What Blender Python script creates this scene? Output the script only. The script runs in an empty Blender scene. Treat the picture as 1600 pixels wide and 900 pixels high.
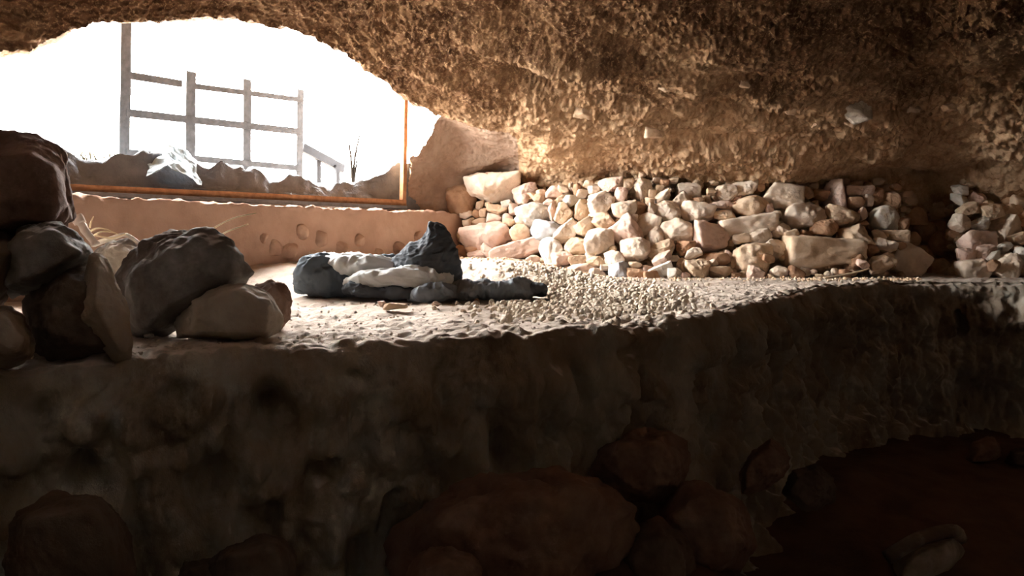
import bpy, bmesh, math, random
import numpy as np
from mathutils import Vector, Matrix

# ------------------------------------------------------------------ camera, sky, light
S = bpy.context.scene
C = S.collection
F, U0, V0, CZ = 1155.0, 800.0, 372.0, 0.25      # focal length in px, principal column, horizon row, eye height over the ledge
cam = bpy.data.cameras.new('camera'); cam.sensor_width = 36; cam.lens = F / 1600 * 36
cam.shift_y = -(450 - V0) / 1600; cam.clip_start = 0.02
co = bpy.data.objects.new('camera', cam); C.objects.link(co)
co.location = (0, 0, CZ); co.rotation_euler = (math.pi / 2, 0, 0); S.camera = co
S.view_settings.view_transform = 'Standard'; S.view_settings.look = 'None'
S.view_settings.gamma = 1; S.view_settings.use_curve_mapping = False
S.view_settings.exposure = 0.0
S.cycles.max_bounces = 10; S.cycles.diffuse_bounces = 6; S.cycles.sample_clamp_indirect = 12
S.cycles.caustics_reflective = False; S.cycles.caustics_refractive = False
w = bpy.data.worlds.new('sky'); S.world = w; w.use_nodes = True
bg = w.node_tree.nodes['Background']; bg.inputs[0].default_value = (1.0, 0.985, 0.96, 1); bg.inputs[1].default_value = 97.0
por = bpy.data.lights.new('mouth_portal', 'AREA'); por.shape = 'RECTANGLE'; por.size = 6.0; por.size_y = 2.8; por.cycles.is_portal = True
po = bpy.data.objects.new('mouth_portal', por); C.objects.link(po); po.location = (-1.95, 3.7, 1.35)
po.rotation_euler = Vector((0.84, -0.54, 0)).to_track_quat('-Z', 'Z').to_euler()

# ------------------------------------------------------------------ helpers
def pix(u, v, d): return np.array([(u - U0) / F * d, d, CZ + (V0 - v) / F * d])
def smooth(a, b, x):
    t = np.clip((np.asarray(x, float) - a) / (b - a), 0, 1); return t * t * (3 - 2 * t)
def interp(x, pts):
    xs, ys = zip(*pts); return np.interp(x, xs, ys)
def sinterp(x, pts):                                # smoothed linear interpolation
    xs, ys = np.array(pts, float).T
    x = np.asarray(x, float); h = (xs[-1] - xs[0]) * 0.012
    return sum(np.interp(x + k * h, xs, ys) for k in (-2, -1, 0, 1, 2)) / 5

def _hash(i, j, k, s):
    h = (i.astype(np.uint32) * np.uint32(374761393) + j.astype(np.uint32) * np.uint32(668265263)
         + k.astype(np.uint32) * np.uint32(2147483647 ^ 0x5bd1e995) + np.uint32((s * 974634777) & 0xffffffff))
    h ^= h >> np.uint32(13); h *= np.uint32(1274126177); h ^= h >> np.uint32(16); h *= np.uint32(2246822519); h ^= h >> np.uint32(15)
    return h
def noise(P, s=0):                                  # value noise with quintic fade, about -1..1
    P = np.asarray(P, float); f = np.floor(P); t = P - f; i = f.astype(np.int64)
    t = t * t * t * (t * (6 * t - 15) + 10)
    out = 0
    for dx in (0, 1):
        wx = t[:, 0] if dx else 1 - t[:, 0]
        for dy in (0, 1):
            wy = t[:, 1] if dy else 1 - t[:, 1]
            for dz in (0, 1):
                wz = t[:, 2] if dz else 1 - t[:, 2]
                out = out + wx * wy * wz * _hash(i[:, 0] + dx, i[:, 1] + dy, i[:, 2] + dz, s)
    return out / 2147483648.0 - 1
ROT = np.array(Matrix.Rotation(0.7, 3, Vector((1, .6, .3)).normalized()))
def fbm(P, s=0, o=4, g=.5):
    P = np.asarray(P, float); a = 1; r = 0; n = 0
    for k in range(o):
        r = r + a * noise(P, s + k); n += a; a *= g; P = P @ ROT.T * 2.03 + 7.1
    return r / n
def ridge(P, s=0, o=3): 
    P = np.asarray(P, float); a = 1; r = 0; n = 0
    for k in range(o):
        r = r + a * (1 - 2 * np.abs(noise(P, s + k))); n += a; a *= .5; P = P @ ROT.T * 2.03 + 7.1
    return r / n
def cells(P, s=0):                                  # distance to the nearest jittered cell point (0 at the middle)
    P = np.asarray(P, float); f = np.floor(P).astype(np.int64); t = P - f
    best = np.full(len(P), 9.0)
    for dx in (-1, 0, 1):
        for dy in (-1, 0, 1):
            for dz in (-1, 0, 1):
                h = _hash(f[:, 0] + dx, f[:, 1] + dy, f[:, 2] + dz, s)
                jx = (h & np.uint32(1023)) / 1023.0; jy = ((h >> np.uint32(10)) & np.uint32(1023)) / 1023.0; jz = ((h >> np.uint32(20)) & np.uint32(1023)) / 1023.0
                q = (dx + jx - t[:, 0]) ** 2 + (dy + jy - t[:, 1]) ** 2 + (dz + jz - t[:, 2]) ** 2
                best = np.minimum(best, q)
    return np.sqrt(best)

def mesh_np(name, V, Q, smooth_shade=True):         # V (n,3); Q (m,3|4) index array, or a list of faces
    me = bpy.data.meshes.new(name); V = np.ascontiguousarray(V, np.float32)
    if isinstance(Q, np.ndarray):
        m, k = Q.shape
        me.vertices.add(len(V)); me.vertices.foreach_set('co', V.ravel())
        me.loops.add(m * k); me.loops.foreach_set('vertex_index', np.ascontiguousarray(Q, np.int32).ravel())
        me.polygons.add(m); me.polygons.foreach_set('loop_start', np.arange(0, m * k, k, dtype=np.int32))
        me.polygons.foreach_set('loop_total', np.full(m, k, np.int32))
        me.update(calc_edges=True)
    else:
        me.from_pydata([tuple(map(float, p)) for p in V], [], Q); me.update()
    me.polygons.foreach_set('use_smooth', np.full(len(me.polygons), smooth_shade, bool))
    return me
def add(name, me, mat, parent=None, loc=None):
    o = bpy.data.objects.new(name, me); C.objects.link(o)
    if me is not None and mat is not None:
        me.materials.clear(); me.materials.append(mat)
    if parent: o.parent = parent
    if loc is not None: o.location = [float(x) for x in loc]
    return o
def tag(o, label=None, cat=None, group=None, kind=None):
    if label: o['label'] = label
    if cat: o['category'] = cat
    if group: o['group'] = group
    if kind: o['kind'] = kind
    return o
def empty(name, loc, label, cat, group=None):
    return tag(add(name, None, None, None, loc), label, cat, group)
def grid_faces(n, m, wrap=False):                   # n rows by m columns
    i, j = np.meshgrid(np.arange(n - 1), np.arange(m if wrap else m - 1), indexing='ij')
    a = i * m + j; b = i * m + (j + 1) % m
    return np.stack([a, b, b + m, a + m], -1).reshape(-1, 4)
def grid_normals(P):                                # P (n,m,3)
    du = np.gradient(P, axis=1); dv = np.gradient(P, axis=0)
    n = np.cross(du, dv); return n / (np.linalg.norm(n, axis=-1, keepdims=True) + 1e-12)
def submesh(V, Q):
    idx, inv = np.unique(Q, return_inverse=True); return V[idx], inv.reshape(Q.shape)

# ------------------------------------------------------------------ materials
def mat_rock(name, cols, scale=6, rough=.95, bump=.4, fine=60, stretch=(1, 1, 1), rand=0.0, speck=None, bdist=.01):
    m = bpy.data.materials.new(name); m.use_nodes = True; nt = m.node_tree; N = nt.nodes; L = nt.links
    b = N['Principled BSDF']; b.inputs['Roughness'].default_value = rough
    b.inputs['Specular IOR Level'].default_value = .06
    tc = N.new('ShaderNodeTexCoord'); mp = N.new('ShaderNodeMapping'); mp.inputs['Scale'].default_value = stretch
    L.new(tc.outputs['Object'], mp.inputs[0])
    vec = mp.outputs[0]
    if rand:
        oi = N.new('ShaderNodeObjectInfo'); va = N.new('ShaderNodeVectorMath'); va.operation = 'ADD'
        ml = N.new('ShaderNodeMath'); ml.operation = 'MULTIPLY'; ml.inputs[1].default_value = 37.0
        L.new(oi.outputs['Random'], ml.inputs[0]); L.new(vec, va.inputs[0]); L.new(ml.outputs[0], va.inputs[1]); vec = va.outputs[0]
    n1 = N.new('ShaderNodeTexNoise'); n1.inputs['Scale'].default_value = scale; n1.inputs['Detail'].default_value = 6; n1.inputs['Roughness'].default_value = .62
    L.new(vec, n1.inputs['Vector'])
    cr = N.new('ShaderNodeValToRGB'); e = cr.color_ramp.elements
    for k in range(len(cols) - 2): e.new(.5)
    for k, c in enumerate(cols):
        e[k].position = .30 + .40 * k / max(1, len(cols) - 1); e[k].color = (*c, 1)
    L.new(n1.outputs['Fac'], cr.inputs[0]); col = cr.outputs[0]
    n2 = N.new('ShaderNodeTexNoise'); n2.inputs['Scale'].default_value = fine; n2.inputs['Detail'].default_value = 5; n2.inputs['Roughness'].default_value = .7
    L.new(vec, n2.inputs['Vector'])
    if speck:
        r2 = N.new('ShaderNodeValToRGB'); r2.color_ramp.elements[0].position = .52; r2.color_ramp.elements[1].position = .66
        L.new(n2.outputs['Fac'], r2.inputs[0]); mx = N.new('ShaderNodeMix'); mx.data_type = 'RGBA'
        mx.inputs[7].default_value = (*speck, 1); L.new(r2.outputs[0], mx.inputs[0]); L.new(col, mx.inputs[6]); col = mx.outputs[2]
    if rand:
        hs = N.new('ShaderNodeHueSaturation'); mr = N.new('ShaderNodeMapRange')
        mr.inputs[3].default_value = 1 - rand; mr.inputs[4].default_value = 1 + rand
        L.new(oi.outputs['Random'], mr.inputs[0]); L.new(mr.outputs[0], hs.inputs['Value']); L.new(col, hs.inputs['Color']); col = hs.outputs[0]
    L.new(col, b.inputs['Base Color'])
    bp = N.new('ShaderNodeBump'); bp.inputs['Strength'].default_value = bump; bp.inputs['Distance'].default_value = bdist
    L.new(n2.outputs['Fac'], bp.inputs['Height']); L.new(bp.outputs[0], b.inputs['Normal'])
    return m
def mat_plain(name, col, rough=.7, metal=0, var=.15, scale=40, bump=.1):
    return mat_rock(name, [tuple(c * (1 - var) for c in col), tuple(min(1, c * (1 + var)) for c in col)], scale, rough, bump, scale * 3, bdist=.003)

M = {}
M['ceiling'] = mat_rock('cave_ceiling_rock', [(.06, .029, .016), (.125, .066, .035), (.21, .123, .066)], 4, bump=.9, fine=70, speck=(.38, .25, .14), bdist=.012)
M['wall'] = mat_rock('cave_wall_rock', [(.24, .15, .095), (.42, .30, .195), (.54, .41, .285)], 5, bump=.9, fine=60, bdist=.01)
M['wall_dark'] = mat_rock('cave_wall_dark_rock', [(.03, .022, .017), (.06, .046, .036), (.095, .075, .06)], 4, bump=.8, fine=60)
M['ledge'] = mat_rock('ledge_earth', [(.12, .085, .058), (.24, .19, .142), (.30, .275, .23), (.42, .37, .30)], 4.5, bump=.8, fine=55, stretch=(1, 1, .55), bdist=.012)
M['dust'] = mat_rock('ledge_dust', [(.36, .29, .235), (.46, .395, .33), (.54, .48, .415)], 6, bump=.6, fine=70, bdist=.008)
M['sill'] = mat_rock('sill_mud_plaster', [(.34, .215, .155), (.44, .29, .215), (.50, .35, .265)], 3, bump=.35, fine=45)
M['jamb'] = mat_rock('jamb_dry_mud', [(.22, .145, .105), (.32, .225, .165), (.40, .31, .245)], 4, bump=.6, fine=40)
M['bed'] = mat_rock('sill_bedded_stone', [(.32, .195, .14), (.43, .28, .205), (.50, .35, .26)], 8, bump=.5, fine=60, rand=.2)
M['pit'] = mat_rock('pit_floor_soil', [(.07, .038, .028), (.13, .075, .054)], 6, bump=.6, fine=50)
M['bank'] = mat_rock('outer_soil_bank', [(.115, .12, .13), (.19, .195, .205)], 8, bump=.8, fine=50)
M['terrain'] = mat_rock('outer_ground', [(.34, .30, .25), (.44, .40, .34)], 2, bump=.5, fine=30)
def dust_or_toplight(m, dust, lo=.62, hi=.86):               # settled dust on the ledge; on grey boulders, sky light painted on tops
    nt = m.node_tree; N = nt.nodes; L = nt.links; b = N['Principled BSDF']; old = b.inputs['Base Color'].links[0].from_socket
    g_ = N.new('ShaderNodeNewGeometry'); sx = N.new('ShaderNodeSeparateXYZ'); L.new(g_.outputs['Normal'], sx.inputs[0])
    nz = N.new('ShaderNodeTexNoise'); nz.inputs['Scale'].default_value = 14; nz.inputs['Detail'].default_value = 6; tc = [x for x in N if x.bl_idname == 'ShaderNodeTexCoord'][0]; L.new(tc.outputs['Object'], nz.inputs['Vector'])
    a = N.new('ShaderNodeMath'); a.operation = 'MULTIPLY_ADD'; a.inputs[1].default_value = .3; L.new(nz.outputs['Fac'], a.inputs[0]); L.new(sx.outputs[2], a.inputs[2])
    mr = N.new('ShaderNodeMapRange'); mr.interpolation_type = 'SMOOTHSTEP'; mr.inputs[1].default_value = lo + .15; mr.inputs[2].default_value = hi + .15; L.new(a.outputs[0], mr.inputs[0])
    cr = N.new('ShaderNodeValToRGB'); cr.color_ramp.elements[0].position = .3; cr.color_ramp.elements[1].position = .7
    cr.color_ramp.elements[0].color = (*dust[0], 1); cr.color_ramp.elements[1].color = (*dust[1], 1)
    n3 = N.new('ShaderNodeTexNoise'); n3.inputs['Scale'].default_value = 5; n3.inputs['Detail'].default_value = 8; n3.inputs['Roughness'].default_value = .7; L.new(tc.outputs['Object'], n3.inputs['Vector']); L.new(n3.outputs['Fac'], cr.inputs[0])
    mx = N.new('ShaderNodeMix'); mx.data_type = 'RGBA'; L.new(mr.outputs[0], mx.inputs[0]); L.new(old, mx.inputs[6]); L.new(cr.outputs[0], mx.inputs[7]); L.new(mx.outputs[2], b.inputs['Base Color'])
def height_blend(m, cols, z0, z1):                       # blends a paler colour low down into the base colour higher up
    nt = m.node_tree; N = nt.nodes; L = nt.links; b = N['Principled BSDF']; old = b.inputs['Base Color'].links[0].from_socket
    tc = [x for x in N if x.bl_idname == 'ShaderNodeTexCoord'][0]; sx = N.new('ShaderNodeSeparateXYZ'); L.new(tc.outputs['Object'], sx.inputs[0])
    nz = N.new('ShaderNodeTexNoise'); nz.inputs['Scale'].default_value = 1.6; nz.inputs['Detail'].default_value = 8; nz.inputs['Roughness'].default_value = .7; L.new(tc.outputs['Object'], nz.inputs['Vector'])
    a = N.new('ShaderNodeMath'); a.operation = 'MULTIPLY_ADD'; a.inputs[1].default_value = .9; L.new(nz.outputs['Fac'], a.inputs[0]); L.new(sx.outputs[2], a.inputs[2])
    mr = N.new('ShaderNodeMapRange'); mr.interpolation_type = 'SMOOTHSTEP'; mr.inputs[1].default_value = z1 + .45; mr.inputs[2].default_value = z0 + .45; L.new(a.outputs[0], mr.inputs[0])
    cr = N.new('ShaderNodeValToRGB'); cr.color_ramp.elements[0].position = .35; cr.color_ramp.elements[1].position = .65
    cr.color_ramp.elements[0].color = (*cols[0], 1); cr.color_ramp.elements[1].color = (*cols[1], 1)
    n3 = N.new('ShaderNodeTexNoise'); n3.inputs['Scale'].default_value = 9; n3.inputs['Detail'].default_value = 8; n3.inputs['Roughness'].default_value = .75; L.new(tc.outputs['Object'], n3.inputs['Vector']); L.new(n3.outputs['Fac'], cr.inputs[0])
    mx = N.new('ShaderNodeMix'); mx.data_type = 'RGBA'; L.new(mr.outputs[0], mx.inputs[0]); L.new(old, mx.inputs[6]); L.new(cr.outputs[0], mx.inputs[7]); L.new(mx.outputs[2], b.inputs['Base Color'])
height_blend(M['ceiling'], [(.34, .195, .105), (.67, .475, .30)], .74, 1.20)
dust_or_toplight(M['ledge'], [(.36, .285, .23), (.53, .45, .38)], .80, .97)
TONE = {
 'p': mat_rock('stone_cream', [(.56, .44, .33), (.70, .57, .45), (.76, .66, .55)], 9, bump=.5, fine=80, rand=.10),
 't': mat_rock('stone_tan', [(.47, .33, .215), (.62, .46, .32), (.70, .55, .41)], 9, bump=.6, fine=75, rand=.13),
 'k': mat_rock('stone_pink', [(.52, .36, .28), (.66, .48, .39), (.72, .57, .48)], 9, bump=.5, fine=80, rand=.10),
 'o': mat_rock('stone_rust_brown', [(.30, .165, .10), (.43, .26, .16), (.52, .34, .22)], 9, bump=.5, fine=70, rand=.12),
 'g': mat_rock('stone_pale_grey', [(.50, .44, .37), (.62, .56, .48), (.70, .65, .57)], 8, bump=.6, fine=80, rand=.08),
 'b': mat_rock('stone_blue_grey', [(.36, .37, .39), (.47, .48, .50), (.56, .57, .59)], 7, bump=.35, fine=70),
}

# ------------------------------------------------------------------ cave shell: ceiling and walls, one domed rock surface
def edge_y(x):                                      # front edge of the ledge
    return sinterp(x, [(-6, .3), (-2.6, .95), (-1.6, 1.2), (-1, 1.45), (-.62, 1.68), (-.45, 1.75), (-.16, 1.80), (.06, 1.98), (.36, 2.12), (.58, 2.28), (.78, 2.70), (1.1, 3.2), (1.57, 3.72), (2.1, 4.15), (2.74, 4.05), (3.6, 3.8), (6.5, 3.6)])
def top_z(x, y):                                    # top of the ledge, slightly higher towards the low wall
    return .115 * smooth(3.15, 3.9, y) * (1 - smooth(-.1, .7, x)) + .01 * smooth(2.5, 4, y) * smooth(-.1, .7, x)
D2 = math.degrees
def uth(u): return D2(math.atan((u - U0) / F))
Rw_pts = [(-180, 2.2), (-120, 2.2), (-80, 2.6), (-60, 3.3), (-45, 3.45), (uth(110), 3.9), (uth(400), 4.35), (uth(640), 5.22), (uth(720), 5.45),
          (uth(800), 5.6), (uth(900), 5.5), (uth(1050), 5.55), (uth(1300), 5.9), (uth(1415), 6.2), (uth(1440), 6.6), (uth(1490), 6.6), (uth(1530), 6.4), (uth(1600), 6.4), (45, 6.0), (60, 4.8), (90, 3.2), (130, 2.3), (180, 2.2)]
Zc_pts = [(-180, .95), (-70, 1.2), (-40, 1.75), (uth(350), 1.85), (uth(600), 1.45), (uth(800), 1.22), (uth(1000), 1.22), (uth(1300), 1.45), (uth(1600), 1.5), (60, 1.3), (180, .95)]
Pp_pts = [(-180, 2.4), (-50, 3.0), (uth(350), 3.4), (uth(700), 2.6), (uth(850), 1.9), (uth(1000), 1.65), (uth(1300), 1.4), (uth(1600), 1.35), (60, 1.5), (180, 2.4)]
th = np.concatenate([np.linspace(-180, -38, 110)[:-1], np.linspace(-38, 37, 980), np.linspace(37, 180, 70)[1:]])
zneg = np.concatenate([[-1.45, -1.2, -.95, -.7, -.5], np.linspace(-.40, 0, 34)[:-1]])
el = np.concatenate([np.linspace(0, 20, 330), np.linspace(20, 90, 45)[1:]])
thr = np.radians(th); Rw = np.interp(th, *zip(*Rw_pts)); Rw = np.convolve(np.pad(Rw, 9, mode='edge'), np.ones(19) / 19, 'valid'); Zc = sinterp(th, Zc_pts); Pp = sinterp(th, Pp_pts)
rows = []; V_img = []
for z in zneg:
    r = Rw - .10 * smooth(0, -.9, z) * (np.abs(th) < 50); rows.append(np.stack([r * np.sin(thr), r * np.cos(thr), np.full_like(r, z + CZ)], -1))
for e in el:
    te = math.tan(math.radians(min(e, 89.95)))
    r = ((1 / Rw) ** Pp + (te / Zc) ** Pp) ** (-1 / Pp)
    rows.append(np.stack([r * np.sin(thr), r * np.cos(thr), CZ + r * te], -1))
P = np.array(rows); n, m, _ = P.shape
Nn = grid_normals(P); flat = P.reshape(-1, 3); nf = Nn.reshape(-1, 3)
inward = np.sign(np.sum(nf * (np.array([0, 0, CZ]) - flat), 1)); nf = nf * np.where(inward == 0, 1, inward)[:, None]
front = flat[:, 1] > 0
uu = np.where(front, U0 + F * flat[:, 0] / np.maximum(flat[:, 1], .05), 9999); vv = np.where(front, V0 - F * (flat[:, 2] - CZ) / np.maximum(flat[:, 1], .05), 9999)
dense = front & (np.abs(uu - 800) < 1300) & (vv > -80)
plaster = (1 - smooth(790, 830, uu)) * smooth(180, 215, vv + .15 * (800 - uu) * 0) * smooth(560, 640, uu)       # smoother earthen jamb beside the low wall
rough_k = 1 - .62 * plaster
disp = .10 * fbm(flat * 1.3, 3, 3) + .045 * fbm(flat * np.array([3.2, 3.2, 6]), 11, 3)
D = np.zeros(len(flat))
fd = flat[dense]
wob = fd + .03 * np.stack([noise(fd * 9, 31), noise(fd * 9, 32), noise(fd * 9, 33)], -1)
st = np.array([1, 1, 1.25])
c1 = cells(wob * 9 * st, 5); c2 = cells(wob * 21 * st, 6); c3 = cells(wob * 46 * st, 8)
patch = smooth(-.25, .35, noise(fd * 2.1, 40)); 
D[dense] = (.030 * (.55 - c1) * smooth(-.1, .5, noise(fd * 3, 41)) + .042 * (.5 - c2) * (.30 + .70 * patch) + .028 * (.5 - c3) * (.5 + .5 * patch) + .020 * ridge(fd * np.array([6, 13, 13]), 51, 4) + .009 * ridge(fd * np.array([26, 50, 50]), 57, 2))
disp += D * rough_k
# shallow overhang and the dark pocket under it, and two ridges, as the ceiling in view has them
def blob(u, v, su, sv, a=0):
    ca, sa = math.cos(math.radians(a)), math.sin(math.radians(a)); x = uu - u; y = vv - v
    return np.exp(-(((x * ca + y * sa) / su) ** 2 + ((-x * sa + y * ca) / sv) ** 2))
disp -= .26 * blob(850, 120, 52, 15, 8); disp += .10 * blob(880, 90, 100, 12, 12); disp -= .10 * blob(700, 205, 70, 22, 14)
disp += .06 * blob(690, 120, 70, 12, 18); disp += .06 * blob(1150, 150, 110, 14, 12); disp -= .12 * blob(1420, 285, 130, 14, -4)
disp += .05 * blob(1330, 190, 60, 14, 8); disp -= .06 * blob(1250, 225, 160, 12, 2)
flat = flat + nf * disp[:, None]; nf_c = nf
Q = grid_faces(n, m)
Qc_u = uu[Q].mean(1); Qc_v = vv[Q].mean(1); Qz = flat[Q][:, :, 2].mean(1); Qth = np.tile(th[:-1], n - 1)
mouth = [(-470, 290), (-450, 190), (-380, 135), (-240, 110), (-130, 100), (-60, 90), (0, 77), (22, 76), (45, 74), (60, 66), (78, 56), (98, 48), (112, 40), (130, 34), (150, 27), (175, 29), (210, 31), (260, 31), (310, 33), (360, 37), (410, 43), (455, 50), (490, 58), (512, 68), (530, 80), (548, 90),
         (562, 106), (578, 118), (600, 130), (618, 142), (640, 150), (652, 160), (668, 172), (676, 186), (690, 192), (686, 204), (678, 212), (664, 219), (655, 230), (645, 234), (638, 240), (634, 300), (630, 352), (300, 352), (-470, 352)]  # left end lies out of view, widened to light the heap
def inside(px, py, poly):
    r = np.zeros(len(px), bool); j = len(poly) - 1
    for i in range(len(poly)):
        xi, yi = poly[i]; xj, yj = poly[j]
        if yi != yj:
            r ^= ((yi > py) != (yj > py)) & (px < (xj - xi) * (py - yi) / (yj - yi) + xi)
        j = i
    return r
hole = inside(Qc_u + 3 * noise(np.stack([Qc_u / 9, Qc_v / 9, Qc_u * 0], -1), 70), Qc_v + 3 * noise(np.stack([Qc_u / 9, Qc_v / 9, Qc_u * 0], -1), 71), mouth) & (np.abs(Qth) < 55)
Qk = Q[~hole]; zk = Qz[~hole]; tk = Qth[~hole]; vk = Qc_v[~hole]; uk = Qc_u[~hole]
# rim of the mouth: rock runs on outwards; unseen top lengthened to shade the bank
ed = np.concatenate([Qk[:, [0, 1]], Qk[:, [1, 2]], Qk[:, [2, 3]], Qk[:, [3, 0]]]); key = np.sort(ed, 1); kk = key[:, 0].astype(np.int64) * len(flat) + key[:, 1]
uq, first, cnt = np.unique(kk, return_index=True, return_counts=True); be = ed[first[cnt == 1]]
hv = np.zeros(len(flat), bool); hv[Q[hole].ravel()] = True; be = be[hv[be].all(1)]
bv, inv = np.unique(be, return_inverse=True); inv = inv.reshape(be.shape)
A = flat[bv]; rim = [A]
for k in range(1, 7):
    dirn = (A - np.array([0, 0, CZ])) * np.array([1, 1, .7]); dirn /= np.linalg.norm(dirn, axis=1)[:, None]
    mid = pix(330, 180, 5.0); outw = A - mid; outw[:, 1] *= .2; outw /= np.linalg.norm(outw, axis=1)[:, None]
    s = k * (.11 + .13 * smooth(.95, 1.35, A[:, 2:3])); rim.append(A + dirn * s + outw * (.25 * s * s + .06 * s) + .03 * np.stack([noise(A * 6 + k, 81), noise(A * 6 + k, 82), noise(A * 6 + k, 83)], -1) * min(1, k / 2))
rimV = np.concatenate(rim); nb = len(bv)
rimQ = np.concatenate([np.stack([inv[:, 0] + k * nb, inv[:, 1] + k * nb, inv[:, 1] + (k + 1) * nb, inv[:, 0] + (k + 1) * nb], -1) for k in range(6)])
ck = flat[Qk].mean(1); junction = .25 + np.where(np.abs(tk) < 40, .52, .35) + .10 * fbm(ck * 2.5, 91, 3)
isw = zk < junction
def shell(name, mask, mat, label, cat):
    v, q = submesh(flat, Qk[mask]); o = add(name, mesh_np(name, v, q), mat); o.data.materials.append(M['jamb'])
    o.data.polygons.foreach_set('material_index', (plaster[Qk[mask]].mean(1) > .45).astype(np.int32)); return tag(o, label, cat, kind='structure')
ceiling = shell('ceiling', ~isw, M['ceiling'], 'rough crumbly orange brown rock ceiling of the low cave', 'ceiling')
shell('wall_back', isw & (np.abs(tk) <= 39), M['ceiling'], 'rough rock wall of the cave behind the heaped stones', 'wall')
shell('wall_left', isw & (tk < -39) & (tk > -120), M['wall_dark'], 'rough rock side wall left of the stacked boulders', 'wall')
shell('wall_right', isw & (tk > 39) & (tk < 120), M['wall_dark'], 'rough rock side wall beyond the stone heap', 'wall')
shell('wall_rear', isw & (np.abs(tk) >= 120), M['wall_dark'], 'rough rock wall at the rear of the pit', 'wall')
tag(add('trim_1', mesh_np('trim_1', rimV, rimQ), M['ceiling']), 'broken rock rim around the bright cave mouth, with an added shading overhang above', 'rock rim', kind='structure')

# ------------------------------------------------------------------ ledge: dusty top, rounded edge and rough dug face
xs = np.concatenate([np.linspace(-5, -1.6, 60)[:-1], np.linspace(-1.6, 3.1, 900), np.linspace(3.1, 6, 60)[1:]])
ye = edge_y(xs); sl = np.gradient(ye, xs); nx = sl / np.sqrt(1 + sl ** 2); ny = -1 / np.sqrt(1 + sl ** 2)
nx = np.convolve(np.pad(nx, 20, mode='edge'), np.ones(41) / 41, 'valid'); ny = np.convolve(np.pad(ny, 20, mode='edge'), np.ones(41) / 41, 'valid')
rows = []
for t in np.linspace(1, 0, 230):                    # top, back to front
    y = ye + (6.6 - ye) * t ** 1.7; rows.append(np.stack([xs, y, top_z(xs, y)], -1))
rad = .05
for a in np.linspace(0, 90, 12)[1:]:
    a = math.radians(a); rows.append(np.stack([xs + nx * rad * math.sin(a), ye + ny * rad * math.sin(a), np.full_like(xs, -rad * (1 - math.cos(a)))], -1))
for t in np.linspace(0, 1, 240)[1:]:
    z = -rad - 1.12 * t; o_ = rad + .05 * t + .22 * smooth(.5, 1.0, t) - .05 * smooth(.05, .25, t)
    rows.append(np.stack([xs + nx * o_, ye + ny * o_, np.full_like(xs, z)], -1))
P = np.array(rows); n, m, _ = P.shape; flat2 = P.reshape(-1, 3); nf = grid_normals(P).reshape(-1, 3)
s = np.sign(nf[:, 2] * (nf[:, 2].__abs__() > .5) + (np.abs(nf[:, 2]) <= .5) * -nf[:, 1]); nf *= np.where(s == 0, 1, s)[:, None]
face = smooth(-.03, -.12, flat2[:, 2]); nearedge = np.exp(-((flat2[:, 1] - edge_y(flat2[:, 0])) / .18) ** 2) * (1 - face)
uf = U0 + F * flat2[:, 0] / np.maximum(flat2[:, 1], .2); vf = V0 - F * (flat2[:, 2] - CZ) / np.maximum(flat2[:, 1], .2)
fw_ = flat2 + .025 * np.stack([noise(flat2 * 9, 181), noise(flat2 * 9, 182), noise(flat2 * 7, 183)], -1)
d = face * (.060 * fbm(flat2 * 2.6, 101, 3) + .045 * ridge(flat2 * np.array([6, 6, 3]), 105, 3) + .030 * fbm(flat2 * np.array([17, 17, 8]), 109, 3) + .085 * (.5 - cells(fw_ * np.array([11, 11, 6]), 113)) + .050 * (.5 - cells(fw_ * np.array([23, 23, 12]), 114)) + .010 * fbm(flat2 * 50, 117, 2) - .07 * smooth(.30, .62, fbm(flat2 * np.array([9, 9, 4.5]), 119, 2)))
d += (1 - face) * (.010 * fbm(flat2 * 4, 121, 3) + .006 * fbm(flat2 * 16, 123, 3) + .006 * (.5 - cells(flat2 * 24, 125)) + .004 * noise(flat2 * 60, 127))
d += nearedge * (.020 * fbm(flat2 * 6, 131, 4) + .022 * (.5 - cells(flat2 * 20, 133)) * smooth(-.3, .4, noise(flat2 * 4, 135)))
for (u, v, su, sv, k) in [(428, 640, 34, 52, .15), (275, 600, 26, 40, .10), (55, 640, 34, 50, .09), (330, 760, 50, 46, .09), (782, 690, 22, 40, .07), (555, 585, 16, 14, .07), (560, 660, 22, 60, .06), (690, 640, 14, 40, .05), (985, 545, 22, 12, .08), (905, 600, 14, 34, .05), (1120, 665, 10, 22, .06), (1165, 680, 8, 16, .05), (1215, 630, 8, 20, .05), (1325, 640, 6, 12, .05), (1560, 640, 60, 60, .18), (120, 760, 60, 40, .10), (690, 560, 60, 12, -.03), (1000, 640, 60, 60, -.04)]:
    d -= face * k * np.exp(-((uf - u) / su) ** 2 - ((vf - v) / sv) ** 2)
d *= 1 - .85 * smooth(-.72, -1.0, flat2[:, 2])
flat2 = flat2 + nf * d[:, None]
lo = add('rock_ledge', mesh_np('rock_ledge', flat2, grid_faces(n, m)[:, ::-1]), M['ledge'])
tag(lo, 'wide dusty earth ledge with a rough dug vertical face', 'ledge', kind='structure')

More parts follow.
